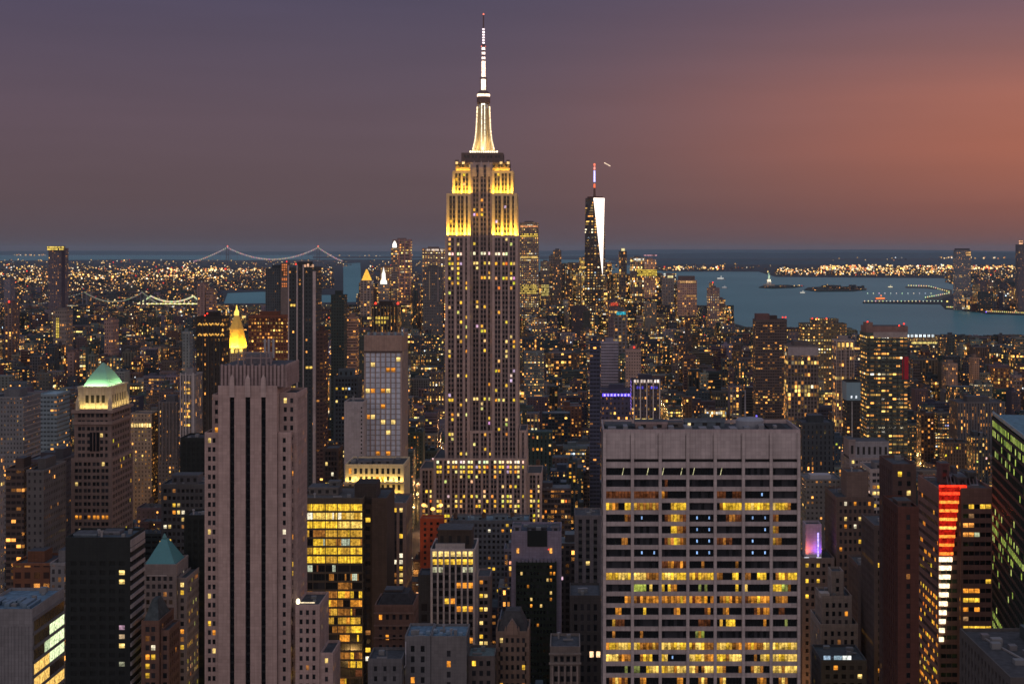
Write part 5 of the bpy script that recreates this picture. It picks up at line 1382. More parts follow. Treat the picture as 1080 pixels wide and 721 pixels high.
g = far('teal_topped_tower', 'thin dark tower with a pale teal top holding two white lamps', 893, 907, 403, 1500, 22, vis=462, tint=(.035, .035, .035), frac=.03, pent=False)
m = MB(); m.box(PX(892.6, 1500), PX(907.4, 1500), 1499, 1523, PZ(422, 1500), PZ(403, 1500), 'painted_metal', (.16, .27, .33)); m.build('top_drum', g)
for a in (898, 903): band(g, a - .8, a + .8, 417, 420, 1499, (1.4, 1.5, 1.6), 'roof_lamp')
stripe(g, 898.5, 423, 465, 1500, .5, (.5, .5, .5))
Y = 1700
g = far('large_apartment_tower', 'large green-grey apartment tower with brown top and many columns of warm windows', 914, 957, 352, Y, 40, vis=475, tint=(.065, .085, .08), frac=.36, pw=.38, ph=.42)
m = MB(); m.box(PX(914, Y), PX(958, Y), Y + 2, Y + 34, PZ(352, Y), PZ(344, Y), 'masonry', (.20, .13, .12), 'roofing', (.07, .06, .06)); m.box(PX(914, Y), PX(921, Y), Y + 2, Y + 20, PZ(344, Y), PZ(340, Y), 'masonry', (.22, .14, .12)); m.build('penthouse', g)
band(g, 921, 957, 350, 356, Y, (.28, .25, .25), 'top_band', -.6, 'masonry')
for a, y in ((915.5, 339), (949, 343), (954, 341)): beacon(g, PX(a, Y), Y + 3, PZ(y + 2, Y), 1.2)
m = MB(); m.box(PX(951.5, Y), PX(958, Y), Y - .6, Y, PZ(400, Y), PZ(376, Y), 'masonry', (.35, .02, .04)); m.build('red_panel', g)
for k in range(7): stripe(g, 917 + k * 6, 356, 480, Y, .9, (.05, .06, .06))
g = far('river_pavilion', 'long low riverside building with a row of bright white lamps above yellow ones', 955, 990, 354, 4300, 60, vis=362, tint=(.15, .13, .1), frac=.5, pent=False)
for k in range(7): band(g, 956 + k * 4.4, 959 + k * 4.4, 352.5, 355.5, 4300, (1.3, 1.5, 1.6), 'roof_lamp')
band(g, 960, 989, 360.5, 362.5, 4300, (1.3, 1.0, .3))
g = far('dark_midrise', 'dark navy apartment block with dotted warm windows right of the white office slab', 846, 880, 447, 1350, 34, vis=505, tint=(.04, .05, .06), frac=.16, pw=.34, ph=.42)
g = far('grey_terrace_block', 'low grey building with long pale roof plant, right of the white office slab', 850, 888, 507, 1150, 34, vis=540, tint=(.12, .12, .12), frac=.1, roof=(.12, .12, .13), pent=False)
m = MB(); m.box(PX(856, 1150), PX(878, 1150), 1156, 1168, PZ(507, 1150), PZ(502, 1150), 'painted_metal', (.3, .3, .32)); m.build('roof_plant', g)
g = far('pale_hall', 'long grey institutional building with pale roof in the right distance', 1010, 1060, 425, 1800, 40, vis=436, tint=(.10, .10, .11), frac=.1)
g = far('tan_block', 'tan mid-rise block standing right of the large apartment tower', 998, 1010, 384, 2600, 30, vis=402, tint=(.24, .18, .15), frac=.08)
g = far('tan_slab', 'thin tan slab among low dark roofs right of the large apartment tower', 1026, 1033, 378, 2700, 26, vis=402, tint=(.26, .18, .14), frac=.04)

# ------------------------------------------------------------------ downtown towers
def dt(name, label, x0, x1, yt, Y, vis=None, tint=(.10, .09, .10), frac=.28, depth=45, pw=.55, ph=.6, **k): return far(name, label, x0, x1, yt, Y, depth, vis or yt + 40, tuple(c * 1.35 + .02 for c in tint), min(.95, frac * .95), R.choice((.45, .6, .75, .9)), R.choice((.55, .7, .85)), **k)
rt = thing('glass_skyscraper', 'tapering glass skyscraper with one brilliant white triangular face and an antenna', 'skyscraper', (PX(627.5, 5600), 5600, 0))
Y = 5600; k = Y / F; zt, zb = PZ(209, Y), PZ(291, Y)
HERO.append((616, 638, 172, 300, Y)); FOOT.append((PX(612, Y), PX(642, Y), Y - 60, Y + 60, 'glass'))
def ring(r, a0, z): return [(PX(627.5, Y) + r * k * math.cos(math.radians(a0 + q * 90)), Y + r * k * math.sin(math.radians(a0 + q * 90)), z) for q in range(4)]
tp, bt = ring(10.2, -100, zt), ring(13.6, -145, zb)
m = MB(); par = (.37, .55, .9, .9)
def tri(a, c, d, mat, tint): m.face([a, c, d], mat, tint, par, [(a[0] + a[1], a[2]), (c[0] + c[1], c[2]), (d[0] + d[1], d[2])])
lit_tri = None
for q in range(4):
    tri(bt[q], bt[(q + 1) % 4], tp[q], 'facade', (.07, .06, .06))
    if q == 0: lit_tri = (bt[1], tp[1], tp[0])
    else: tri(bt[(q + 1) % 4], tp[(q + 1) % 4], tp[q], 'facade', (.07, .06, .06))
m.face(tp, 'roofing', (.05, .05, .05))
low = [(x, y, 0) for x, y, z in bt]
for q in range(4): m.face([low[q], low[(q + 1) % 4], bt[(q + 1) % 4], bt[q]], 'facade', (.08, .07, .07), par, [(q * 60, 0), (q * 60 + 60, 0), (q * 60 + 60, zb), (q * 60, zb)])
m.build('wall', rt)
m = MB(); m.face(list(lit_tri), 'lit_glass', (2.4, 2.0, 1.75)); m.build('lit_face', rt)
m = MB(); m.lathe(PX(627.5, Y), Y, [(26, zt), (26, zt + 5)], 'masonry', (.12, .06, .05), 16); m.build('roof_ring', rt)
m = MB(); m.lathe(PX(627, Y), Y, [(4.5, zt + 5), (3.2, PZ(200, Y)), (3.0, PZ(198, Y))], 'painted_metal', (.12, .05, .04), 8); m.lathe(PX(627, Y), Y, [(2.4, PZ(198, Y)), (2.0, PZ(173, Y))], 'painted_metal', (.3, .28, .35), 8); m.build('antenna', rt)
for a, c, col in ((198, 194, (1.6, .25, .1)), (192, 180, (1.1, 1.0, 2.0)), (179, 176, (1.6, .5, .4)), (175, 172.5, (1.8, .35, .2))):
    m = MB(); m.lathe(PX(627, Y), Y, [(3.0, PZ(a, Y)), (2.8, PZ(c, Y))], 'lit_glass', col, 8); m.build('antenna_light', rt)
g = dt('lit_tower', 'tall downtown tower with glowing banded upper floors, right of the tallest skyscraper', 548, 568, 235, 5300, 330, (.10, .08, .08), .6)
for y0, y1, c in ((246, 250, (1.5, 1.0, .15)), (238, 239.5, (1.3, .5, .2)), (270, 272.5, (1.1, .7, .2)), (300, 310, (1.0, .7, .15))): band(g, 549, 567, y0, y1, 5300, c)
g = dt('ribbed_pair_tower', 'tall rosy downtown tower with vertical shafts, left of the tallest skyscraper', 414, 433, 253, 5200, 320, (.15, .10, .10), .3)
for a in (421, 427, 432.5): stripe(g, a, 252, 310, 5200, 3, (.42, .22, .2))
g = dt('bright_capped_tower', 'slim downtown tower with a white glowing cap beside the rosy tower', 412.5, 419, 262, 4900, 300, (.12, .10, .10), .3)
m = MB(); m.lathe(PX(416, 4900), 4905, [(6, PZ(261, 4900)), (6, PZ(257.5, 4900)), (1, PZ(254, 4900))], 'lit_glass', (2.2, 2.0, 1.8), 8); m.build('cap_light', g)
g = dt('wide_topped_tower', 'broad downtown tower with white roof lights, just left of the tallest skyscraper', 445, 469, 262, 5600, 290, (.13, .10, .10), .42)
band(g, 450, 468, 262.5, 264.5, 5600, (1.3, 1.0, .8)); 
g = dt('dark_shouldered_tower', 'dark slab with one pale vertical strip, below the broad light-rimmed tower', 446, 466, 282, 4300, 316, (.06, .06, .065), .08)
stripe(g, 453, 286, 316, 4300, 2.5, (.4, .32, .22)); stripe(g, 462, 283, 318, 4300, 3, (.22, .18, .18))
g = dt('white_spire_building', 'downtown building with a brilliantly white lit stepped spire', 399, 409, 300, 4700, 330, (.2, .18, .17), .2, pent=False)
m = MB(); m.lathe(PX(404, 4700), 4715, [(10, PZ(300, 4700)), (9, PZ(296, 4700)), (6, PZ(295, 4700)), (5, PZ(288, 4700)), (3, PZ(287, 4700)), (.5, PZ(282, 4700))], 'lit_glass', (1.5, 1.4, 1.2), 6); m.build('spire', g)
g = dt('gold_capped_building', 'downtown building with a glowing orange-gold pyramid cap', 380, 392, 296, 4600, 330, (.17, .14, .13), .15, pent=False)
m = MB(); m.pyramid(PX(381, 4600), PX(391, 4600), 4602, 4630, PZ(296, 4600), PZ(284, 4600), 'lit_glass', (1.2, .6, .08), .12); m.build('pyramid', g)
g = dt('orange_lit_block', 'downtown block glowing orange behind the white stepped spire', 401, 414, 282, 5400, 300, (.2, .12, .07), .6)
g = dt('slim_dark_tower', 'slim dark tower rising from the downtown cluster midway between the two tallest towers', 583.5, 592, 264, 5500, 312, (.08, .07, .07), .2)
GB = {}
for nm, a, c, yy, lab in (('stubby_tower', 570, 580, 276, 'stubby glowing tower right of the banded downtown tower'), ('grey_tower', 579, 585, 270, 'thin grey lit tower left of the slim dark one'), ('golden_tower', 611, 626, 272, 'golden lit office tower left of the white-faced skyscraper'), ('golden_block', 618, 634, 277, 'wide golden block at the foot of the white-faced skyscraper'), ('amber_tower', 607, 614, 288, 'short amber lit tower left of the golden office tower')):
    g = dt(nm, lab, a, c, yy, 5200 + a, 320, (.16, .13, .09) if 'gold' in nm or 'amber' in nm else (.11, .10, .1), .95 if 'gold' in nm or 'amber' in nm else .35)
    if 'gold' in nm: [band(g, a + 1, c - 1, yy + 3 + 6 * q, yy + 5.4 + 6 * q, 5200 + a, (1.1, .72, .15)) for q in range(4)]
    if nm == 'stubby_tower': band(g, a + 1, c - 1, 300, 312, 5200 + a, (.9, .7, .2))
g = dt('dark_pencil_tower', 'dark pencil tower with a bright pale tip, right of the white-faced skyscraper', 653, 661, 265, 4900, 310, (.05, .045, .05), .2)
m = MB(); m.box(PX(655.5, 4900), PX(659, 4900), 4902, 4912, PZ(265, 4900), PZ(262, 4900), 'lit_glass', (1.0, .85, .4)); m.build('roof_lamp', g)
g = dt('white_striped_tower', 'grey tower with a white lit strip at its top, right of the dark pencil tower', 665, 680, 272, 5100, 310, (.12, .11, .11), .35)
band(g, 667, 679, 272.5, 274.5, 5100, (1.2, 1.15, 1.0)); band(g, 672, 693, 284, 291, 4980, (1.3, .9, .12))
g = dt('rosy_tower', 'rosy tower crossed by a bright yellow lit band, among the downtown towers', 680, 692, 274, 5000, 308, (.32, .20, .16), .4)
band(g, 679, 693, 268.6, 270, 4995, (.7, .35, .4), 'crown_light')
band(g, 673, 693, 284.5, 291, 4990, (1.3, .9, .12), dy=-1.2)
g = dt('brown_office_block', 'broad brown stone block with a lit crown, by the harbour water', 715, 735, 296, 4700, 330, (.27, .17, .14), .16)
band(g, 717, 734, 296, 298.5, 4700, (.9, .5, .2)); band(g, 723, 734, 311, 313, 4700, (.6, .3, .1))
m = MB(); m.box(PX(716, 4700), PX(733, 4700), 4706, 4740, PZ(296, 4700), PZ(291, 4700), 'masonry', (.12, .09, .09)); m.build('penthouse', g)
g = dt('white_lamped_tower', 'grey tower with a white lamp on its roof left of the broad brown block', 699, 711, 290, 4800, 320, (.13, .12, .12), .22)
band(g, 700, 702, 288, 291.5, 4798, (1.8, 1.8, 1.6), 'roof_lamp'); band(g, 704, 710, 290.5, 293, 4800, (1.3, 1.1, .5))
g = dt('stepped_apartment_tower', 'stepped apartment tower standing alone against the harbour water', 747, 759, 304, 4600, 335, (.14, .10, .10), .5)
m = MB(); m.box(PX(748.5, 4600), PX(753, 4600), 4604, 4620, PZ(304, 4600), PZ(298, 4600), 'facade', (.14, .1, .1), 'roofing', (.06, .06, .07), (.2, .5, .5, .6)); m.build('upper_tier', g); beacon(g, PX(752, 4600), 4605, PZ(299, 4600), 2.5)
g = dt('stepped_lower_block', 'lower lit block just right of the stepped apartment tower by the water', 757, 765, 316, 4650, 335, (.13, .10, .10), .5)
g = dt('teal_sign_building', 'building carrying a bright cyan illuminated sign', 648, 662, 328, 3300, 345, (.08, .08, .09), .2)
band(g, 650, 660, 328.5, 332, 3300, (.04, .95, 1.25), 'lit_sign', -2)
g = dt('red_sign_building', 'building with red illuminated sign above the cyan sign', 642, 653, 318, 3500, 330, (.08, .06, .07), .15)
band(g, 644, 652, 319, 322.5, 3500, (1.2, .12, .06), 'lit_sign', -2)
# far left towers
g = dt('lone_glass_tower', 'lone dark glass tower with a golden glowing crown on the left horizon', 51, 68, 262, 5600, 325, (.07, .06, .08), .12)
band(g, 50, 69, 259.5, 264, 5600, (1.5, 1.05, .2), 'crown_light', -3)
m = MB(); m.box(PX(65.5, 5600), PX(68.5, 5600), 5594, 5600, 0, PZ(264.5, 5600), 'masonry', (.05, .04, .06)); m.build('corner_fin', g)
g = dt('grey_pillar_tower', 'slender grey tower at the far left among the distant lights', 4, 11, 295, 5200, 320, (.10, .10, .13), .06)
g = dt('red_lamped_tower', 'slim tower with a red lamp left of the suspension bridge lights', 5, 13, 320, 3500, 345, (.09, .06, .06), .15); beacon(g, PX(9, 3500), 3503, PZ(320, 3500), 3)
g = dt('yellow_stripe_building', 'tan building with one glowing yellow vertical strip, far left', 56, 70, 328, 3400, 362, (.13, .11, .10), .12)
for k in range(8): band(g, 59, 62.5, 335 + k * 2.7, 337.2 + k * 2.7, 3400, (.9 + .05 * k, .62 + .04 * k, .12), 'window')
for a, c, yy, lab in ((110, 119, 338, 'thin grey tower in the left distance, right of the yellow striped building'), (208, 216, 300, 'tall brown tower rising left above the dark zigzag-topped tower'), (217, 224, 306, 'brown tower beside the taller one above the dark zigzag-topped tower'), (68, 78, 372, 'reddish brown slab left above the green pyramid roof')):
    g = dt('brown_tower', lab, a, c, yy, 3400 if yy > 310 else 3900, yy + 34, (.17, .11, .10), .12)
g = dt('waterfront_tower', 'tall glass tower across the river at the far right', 1008, 1024, 264, 7200, 322, (.11, .12, .14), .18)
band(g, 1019, 1024, 265, 270, 7200, (1.3, .7, .25), 'lit_corner')
m = MB(); m.box(PX(1009, 7200), PX(1023, 7200), 7204, 7240, PZ(264, 7200), PZ(262, 7200), 'masonry', (.07, .06, .07)); m.build('penthouse', g)
g = dt('edge_tower', 'dark riverside tower with a glowing tip at the right edge', 1074, 1085, 258, 7000, 330, (.07, .065, .08), .12)
band(g, 1074.5, 1079, 253, 258, 7000, (1.8, .9, .5), 'lit_tip'); 
for k in range(14):
    a = 1012 + k * 5.3; yy = 298 + R.random() * 16
    if abs(a - 1012) < 1: continue
    dt('riverside_building', '%s riverside block across the water, %s beside the tall glass tower' % (['pale', 'dark', 'brown', 'amber lit', 'slim', 'squat', 'grey'][k % 7], ['first', 'second', 'third', 'fourth', 'fifth', 'sixth', 'seventh', 'eighth', 'ninth', 'tenth', 'eleventh', 'twelfth', 'thirteenth', 'fourteenth'][k]), a, a + R.uniform(3, 6), yy, 7050 + k * 13, 325, [(.16, .15, .15), (.07, .07, .08), (.16, .10, .08), (.15, .12, .07)][k % 4], .4, group='riverside blocks across the water')

# ------------------------------------------------------------------ bridges, statue, boats, aeroplane
def suspension(label, xa, xb, ytw, ydeck, ybase, Y, tw, sag, xe0, xe1, yend, mat, col, beac=True, lampcol=None, lw=6, n=28, deckcol=None):
    rt = thing('suspension_bridge', label, 'bridge', (PX((xa + xb) / 2, Y), Y, 0))
    for a in (xa, xb):
        m = MB()
        for s_ in (-1, 1):
            x = PX(a, Y) + s_ * tw * .9
            m.box(x - tw * .22, x + tw * .22, Y - 12, Y + 12, 0, PZ(ytw, Y), 'masonry', (.14, .15, .18))
        for yy in (ytw, (ytw + ydeck) / 2): m.box(PX(a, Y) - tw * .9, PX(a, Y) + tw * .9, Y - 10, Y + 10, PZ(yy, Y) - tw * .6, PZ(yy, Y), 'masonry', (.14, .15, .18), bottom=True)
        m.build('bridge_tower', rt)
        if beac: beacon(rt, PX(a, Y), Y, PZ(ytw, Y), tw * .8, (1.6, .25, .15))
    m = MB(); m.box(PX(xe0, Y), PX(xe1, Y), Y - 14, Y + 14, PZ(ydeck, Y) - lw, PZ(ydeck, Y), 'masonry', (.14, .14, .16), bottom=True); m.build('deck', rt)
    pts = []
    for i in range(n + 1):
        u = i / n; pts.append((xa + (xb - xa) * u, ytw + sag * (1 - (2 * u - 1) ** 2)))
    L = [(xe0 + (xa - xe0) * i / 9, yend + (ytw - yend) * (i / 9) ** 1.25) for i in range(10)]
    Rr = [(xb + (xe1 - xb) * i / 9, ytw + (yend - ytw) * (1 - (1 - i / 9) ** 1.25)) for i in range(10)]
    m = MB()
    for P in (L, pts, Rr):
        for p, q in zip(P, P[1:]): m.bar((PX(p[0], Y), Y, PZ(p[1], Y)), (PX(q[0], Y), Y, PZ(q[1], Y)), lw * 1.2, mat, col)
    m.build('cable', rt)
    m = MB()
    for P in (L, pts, Rr):
        for p in P[1::2]:
            if PZ(p[1], Y) > PZ(ydeck, Y) + lw: m.box(PX(p[0], Y) - lw * .15, PX(p[0], Y) + lw * .15, Y - 1, Y + 1, PZ(ydeck, Y), PZ(p[1], Y), 'painted_metal', (.2, .2, .22), cap=False)
    m.build('hanger', rt, kind='stuff')
    if lampcol:
        m = MB()
        for P in (L, pts, Rr):
            for p, q in zip(P, P[1:]):
                for t_ in (0, .5):
                    x = p[0] + (q[0] - p[0]) * t_; y = p[1] + (q[1] - p[1]) * t_
                    m.lathe(PX(x, Y), Y - 15, [(lw * .5, PZ(y, Y) - lw), (lw * .5, PZ(y, Y) + lw)], 'lit_glass', tuple(c * R.uniform(.6, 1.2) for c in lampcol), 5)
        m.build('cable_lamp', rt, kind='stuff')
    return rt
suspension('far suspension bridge with pale lit cables and red beacons on the horizon', 240, 335.5, 261, 275, 278, 28000, 22, 12.5, 205, 362, 275.5, 'lit_glass', (.22, .15, .15), lampcol=(.6, .45, .4), lw=13)
suspension('nearer bridge whose cables are dotted with white lamps, at the left', 90, 151, 308, 321.5, 323, 7000, 9, 10, 42, 168, 320, 'painted_metal', (.25, .25, .25), beac=False, lampcol=(.42, .40, .28), lw=2.1)
br = suspension('brightly lit bridge with clustered white lamps behind the left pyramid roof', 160, 205, 312, 320.5, 322, 7300, 9, 6, 148, 214, 319, 'painted_metal', (.3, .3, .28), beac=False, lampcol=(1.0, .9, .5), lw=3.2)
m = MB()
for k in range(40): m.lathe(PX(146 + k * 1.6, 7280), 7280, [(5, PZ(321, 7280)), (5, PZ(319.6 + (k % 3) * .3, 7280))], 'lit_glass', (1.3, 1.2, .35) if k % 3 else (1.7, 1.4, .8), 5)
m.build('deck_lamp', br, kind='stuff')
# statue on its island
Y = G(811, 302)[1] + 40
st = thing('statue', 'floodlit statue holding up a torch on a pedestal on its small island', 'statue', (PX(811, Y), Y, 4))
def SZ(y): return PZ(y, Y)
m = MB(); m.lathe(PX(811, Y), Y, [(42, 4), (42, 14), (34, 16)], 'masonry', (.35, .32, .28), 11); m.loft([[(PX(811, Y) + a * r, Y + c * r, z) for a, c in ((-1, -1), (1, -1), (1, 1), (-1, 1))] for r, z in ((18, 14), (15, 24), (13, 48), (15, 50))], 'masonry', (.5, .46, .4)); m.build('pedestal', st)
m = MB(); xs_ = PX(811, Y)
m.lathe(xs_, Y, [(9, 50), (8.2, 60), (6.6, 74), (6.4, 80), (5.2, 86), (2.2, 88), (2.1, 89.5), (3.0, 91), (3.1, 94), (2.2, 97), (.6, 98)], 'painted_metal', (.34, .52, .44), 14)
m.bar((xs_ - 4, Y, 84), (xs_ - 7, Y - 1, 95), 3.2, 'painted_metal', (.34, .52, .44)); m.bar((xs_ - 7, Y - 1, 94), (xs_ - 7.6, Y - 1, 103), 2.4, 'painted_metal', (.34, .52, .44)); m.bar((xs_ + 3, Y - 3, 82), (xs_ + 6, Y - 5, 76), 3, 'painted_metal', (.34, .52, .44)); m.bar((xs_ + 4, Y - 6, 73), (xs_ + 7, Y - 6, 80), 3.2, 'painted_metal', (.34, .52, .44))
for k in range(7): a = math.pi * k / 6; m.bar((xs_ + 3 * math.cos(a), Y, 94 + 3 * math.sin(a)), (xs_ + 6 * math.cos(a), Y, 94 + 6 * math.sin(a)), .7, 'painted_metal', (.34, .52, .44))
m.build('figure', st)
m = MB(); m.lathe(xs_ - 7.6, Y - 1, [(2, 102), (2.6, 105), (2, 109), (.2, 113)], 'lit_glass', (2.4, 1.7, .6), 8); m.build('torch_flame', st)
for dx_ in (-30, 30): 
    l = bpy.data.lights.new('floodlight', 'SPOT'); l.energy = 260000; l.color = (1, .92, .7); l.spot_size = math.radians(50); l.shadow_soft_size = 3
    o = bpy.data.objects.new('floodlight', l); S.collection.objects.link(o); o.parent = st; o.location = (dx_, -55, 14)
    from mathutils import Vector
    o.rotation_euler = (Vector((-dx_, 55, 52))).to_track_quat('-Z', 'Y').to_euler()
def boat(x, y, L, label, col, lamp, group=None):
    X, Yb = G(x, y)
    rt = thing('ferry_boat', label, 'boat', (X, Yb, 0), group)
    m = MB(); m.loft([[(X + L * a, Yb + L * .16 * c, z) for a, c in ((-.45, -1), (.38, -1), (.5, 0), (.38, 1), (-.45, 1))] for z in (0, L * .08)], 'painted_metal', (.25, .25, .27)); m.build('hull', rt)
    m = MB(); m.box(X - L * .35, X + L * .3, Yb - L * .12, Yb + L * .12, L * .08, L * .2, 'painted_metal', col); m.build('cabin', rt)
    m = MB(); m.box(X - L * .33, X + L * .28, Yb - L * .13, Yb - L * .122, L * .11, L * .17, 'lit_glass', lamp); m.build('window', rt)
    m = MB(); m.box(X - L * .1, X + L * .12, Yb - L * .07, Yb + L * .07, L * .2, L * .27, 'painted_metal', (.5, .5, .5)); m.build('wheelhouse', rt)
    m = MB(); m.lathe(X + L * .05, Yb, [(L * .02, L * .27), (L * .03, L * .36), (L * .01, L * .38)], 'lit_glass', lamp, 6); m.build('mast_lamp', rt)
boat(928.5, 316.6, 75, 'orange-red lit ferry on the river near the piers', (.5, .12, .04), (2.2, .5, .12))
boat(846.5, 309.5, 45, 'small white sailing launch with a lamp near the harbour island', (.6, .6, .6), (1.2, 1.2, 1.0))
boat(939, 303.5, 50, 'tiny lit boat on open water above the ferry', (.5, .5, .5), (1.6, 1.4, .8))
boat(760, 295, 90, 'small cargo boat with a white lamp in the open bay', (.4, .4, .4), (1.0, 1.0, .9))
boat(764, 304, 50, 'small dark boat with faint lamp in the bay below the cargo boat', (.4, .4, .4), (.5, .5, .5))
# aeroplane
Ya = 9000; Xa, Za = PX(640.5, Ya), PZ(173.5, Ya)
ap = thing('aeroplane', 'tiny lit aeroplane descending right of the antenna of the white-faced skyscraper', 'aeroplane', (Xa, Ya, Za))
dr = np.array((.86, .2, -.47)); dr /= np.linalg.norm(dr); P0 = np.array((Xa, Ya, Za)); L_ = 16
m = MB(); m.bar(P0 - dr * L_, P0 + dr * L_, 4.0, 'painted_metal', (.7, .7, .7)); m.build('fuselage', ap)
sp_ = np.cross(dr, (0, 0, 1.0)); sp_ /= np.linalg.norm(sp_)
m = MB(); m.bar(P0 - sp_ * 16, P0 + sp_ * 16, 1.6, 'painted_metal', (.7, .7, .7)); m.build('wing', ap)
m = MB(); m.bar(P0 - dr * (L_ - 2), P0 - dr * (L_ - 2) + np.array((0, 0, 6.0)), 1.4, 'painted_metal', (.7, .7, .7)); m.build('tail_fin', ap)
m = MB()
for k in range(5):
    q = P0 + dr * (L_ * (k / 2 - 1)); m.lathe(q[0], q[1] - 3, [(2.2, q[2] - 2.2), (2.6, q[2]), (2.2, q[2] + 2.2)], 'lit_glass', (1.8, 1.3, .9), 6)
m.build('landing_light', ap)

# ------------------------------------------------------------------ the surrounding city
rng = random.Random(11)
PAL_T = [tuple(v * k for v, k in zip(c, (.60, .70, .78))) for c in [(.13, .095, .085), (.10, .08, .08), (.16, .12, .11), (.075, .08, .09), (.055, .065, .08), (.20, .17, .165), (.12, .12, .13), (.15, .085, .065), (.06, .08, .085), (.24, .215, .21), (.09, .07, .065), (.035, .05, .05)]]
RF = [(.045, .058, .07), (.07, .09, .11), (.035, .042, .05), (.10, .125, .145), (.045, .075, .08), (.13, .15, .17), (.05, .045, .045)]
CN = {0: 'brown', 1: 'umber', 2: 'tan', 3: 'slate', 4: 'blue-grey', 5: 'cream', 6: 'grey', 7: 'brick-red', 8: 'teal', 9: 'off-white', 10: 'dark-brown', 11: 'blackish'}
def cap_for(x0, x1, Y):
    y = 0
    for a, c, yt, vis, Yh in HERO:
        if Yh > Y and a < x1 and c > x0: y = max(y, vis + 1.5)
    xm = (x0 + x1) / 2
    lim = 321 if xm < 380 else 298 if xm < 545 else 276 if xm < 645 else 288 if xm < 712 else 322 if xm < 770 else 345 if xm < 900 else 353
    return max(y, lim)
lots = []
def blocks(Y0, Y1):
    y = Y0
    while y < Y1:
        x = -112.5 - 255 * 12
        while x < 2200:
            bw = 225
            for row in range(2):
                yy = y + row * 31
                u = x
                while u < x + bw - 8:
                    w = rng.choice([12, 16, 20, 26, 32, 42]) * (1 if Y0 < 3000 else 1.15)
                    w = min(w, x + bw - u)
                    d = rng.uniform(22, 30)
                    lots.append((u + .2, u + w - .2, yy + (0 if row == 0 else 30 - d), d))
                    u += w
            x += bw + 30
        y += 80
blocks(640, 7200)
def in_man(X, Y):
    # shoreline test against the polygon
    c = False; n = len(man)
    for i in range(n):
        (x1, y1), (x2, y2) = man[i], man[(i + 1) % n]
        if (y1 > Y) != (y2 > Y) and X < (x2 - x1) * (Y - y1) / (y2 - y1) + x1: c = not c
    return c
cand = []
for X0, X1, Yl, d in lots:
    p0, p1 = VX + X0 * F / Yl, VX + X1 * F / Yl
    if p1 < -30 or p0 > 1110: continue
    if not in_man((X0 + X1) / 2, Yl + d + 40): continue
    if any(X0 < f[1] and X1 > f[0] and Yl < f[3] and Yl + d > f[2] for f in FOOT): continue
    w = X1 - X0
    if Yl < 2000: h = rng.choice([14, 18, 22, 28, 35, 42, 55, 75])
    elif Yl < 3600: h = rng.choice([12, 15, 18, 20, 24, 30, 38, 52, 75])
    elif Yl < 4400: h = rng.choice([14, 18, 20, 24, 30, 45, 60])
    else:
        h = rng.choice([20, 30, 45, 60, 80])
        pm = (p0 + p1) / 2
        if 385 < pm < 760: h = rng.choice([30, 50, 70, 90, 120, 150, 180, 210]) 
    if rng.random() < .03: h *= 1.7
    cy_ = cap_for(p0 - 1, p1 + 1, Yl)
    hmax = CZ - (cy_ - VY) / F * (Yl + (d if Yl < 1400 else 0))
    if h > hmax: h = hmax * rng.uniform(.72, 1.0)
    if h < 6: continue
    cand.append([X0, X1, Yl, d, h, p0, p1])
# front-to-back visibility by picture column
cols = np.full(1200, 1e9)
allb = [(c[2], 1, c) for c in cand] + [(h[4], 0, h) for h in HERO]
allb.sort(key=lambda t: t[0])
for Yb, isg, c in allb:
    if isg: p0, p1, yt = c[5], c[6], VY + (CZ - c[4]) * F / Yb
    else: p0, p1, yt = c[0], c[1], c[2] + 3
    a, e = max(0, int(p0 + 50)), min(1199, int(math.ceil(p1 + 50)))
    if e <= a:
        if isg: c.append(0)
        continue
    seg = cols[a:e]
    seg2 = np.minimum(seg, 721)
    if isg:
        c.append(float(np.clip(seg2 - yt, 0, None).sum()))
        ytr = VY + (CZ - c[4]) * F / (Yb + c[3]); 
        c.append(float(np.clip(seg2 - ytr, 0, None).sum()))
    cols[a:e] = np.minimum(seg, yt)
cols2 = np.full(1200, 1e9)   # the towers step aside when the viewer does: cull only what the plain blocks hide for good
for c in sorted(cand, key=lambda c: c[2]):
    a, e = max(0, int(c[5] + 50)), min(1199, int(math.ceil(c[6] + 50)))
    if len(c) < 9: c += [0] * (9 - len(c))
    ytr = VY + (CZ - c[4]) * F / (c[2] + c[3]); yt = VY + (CZ - c[4]) * F / c[2]
    c.append(e > a and float(np.clip(np.minimum(cols2[a:e], 730) + 5 - ytr, 0, None).sum()) > 0)
    if e > a: cols2[a:e] = np.minimum(cols2[a:e], yt)
vis = [c for c in cand if c[9]]
vis.sort(key=lambda c: -c[7])
NIND = max(60, 300 - len(HERO))
ind, mass = vis[:NIND], vis[NIND:]
print('city lots', len(lots), 'candidates', len(cand), 'visible', len(vis), 'heroes', len(HERO), 'smallest individual', ind[-1][7])

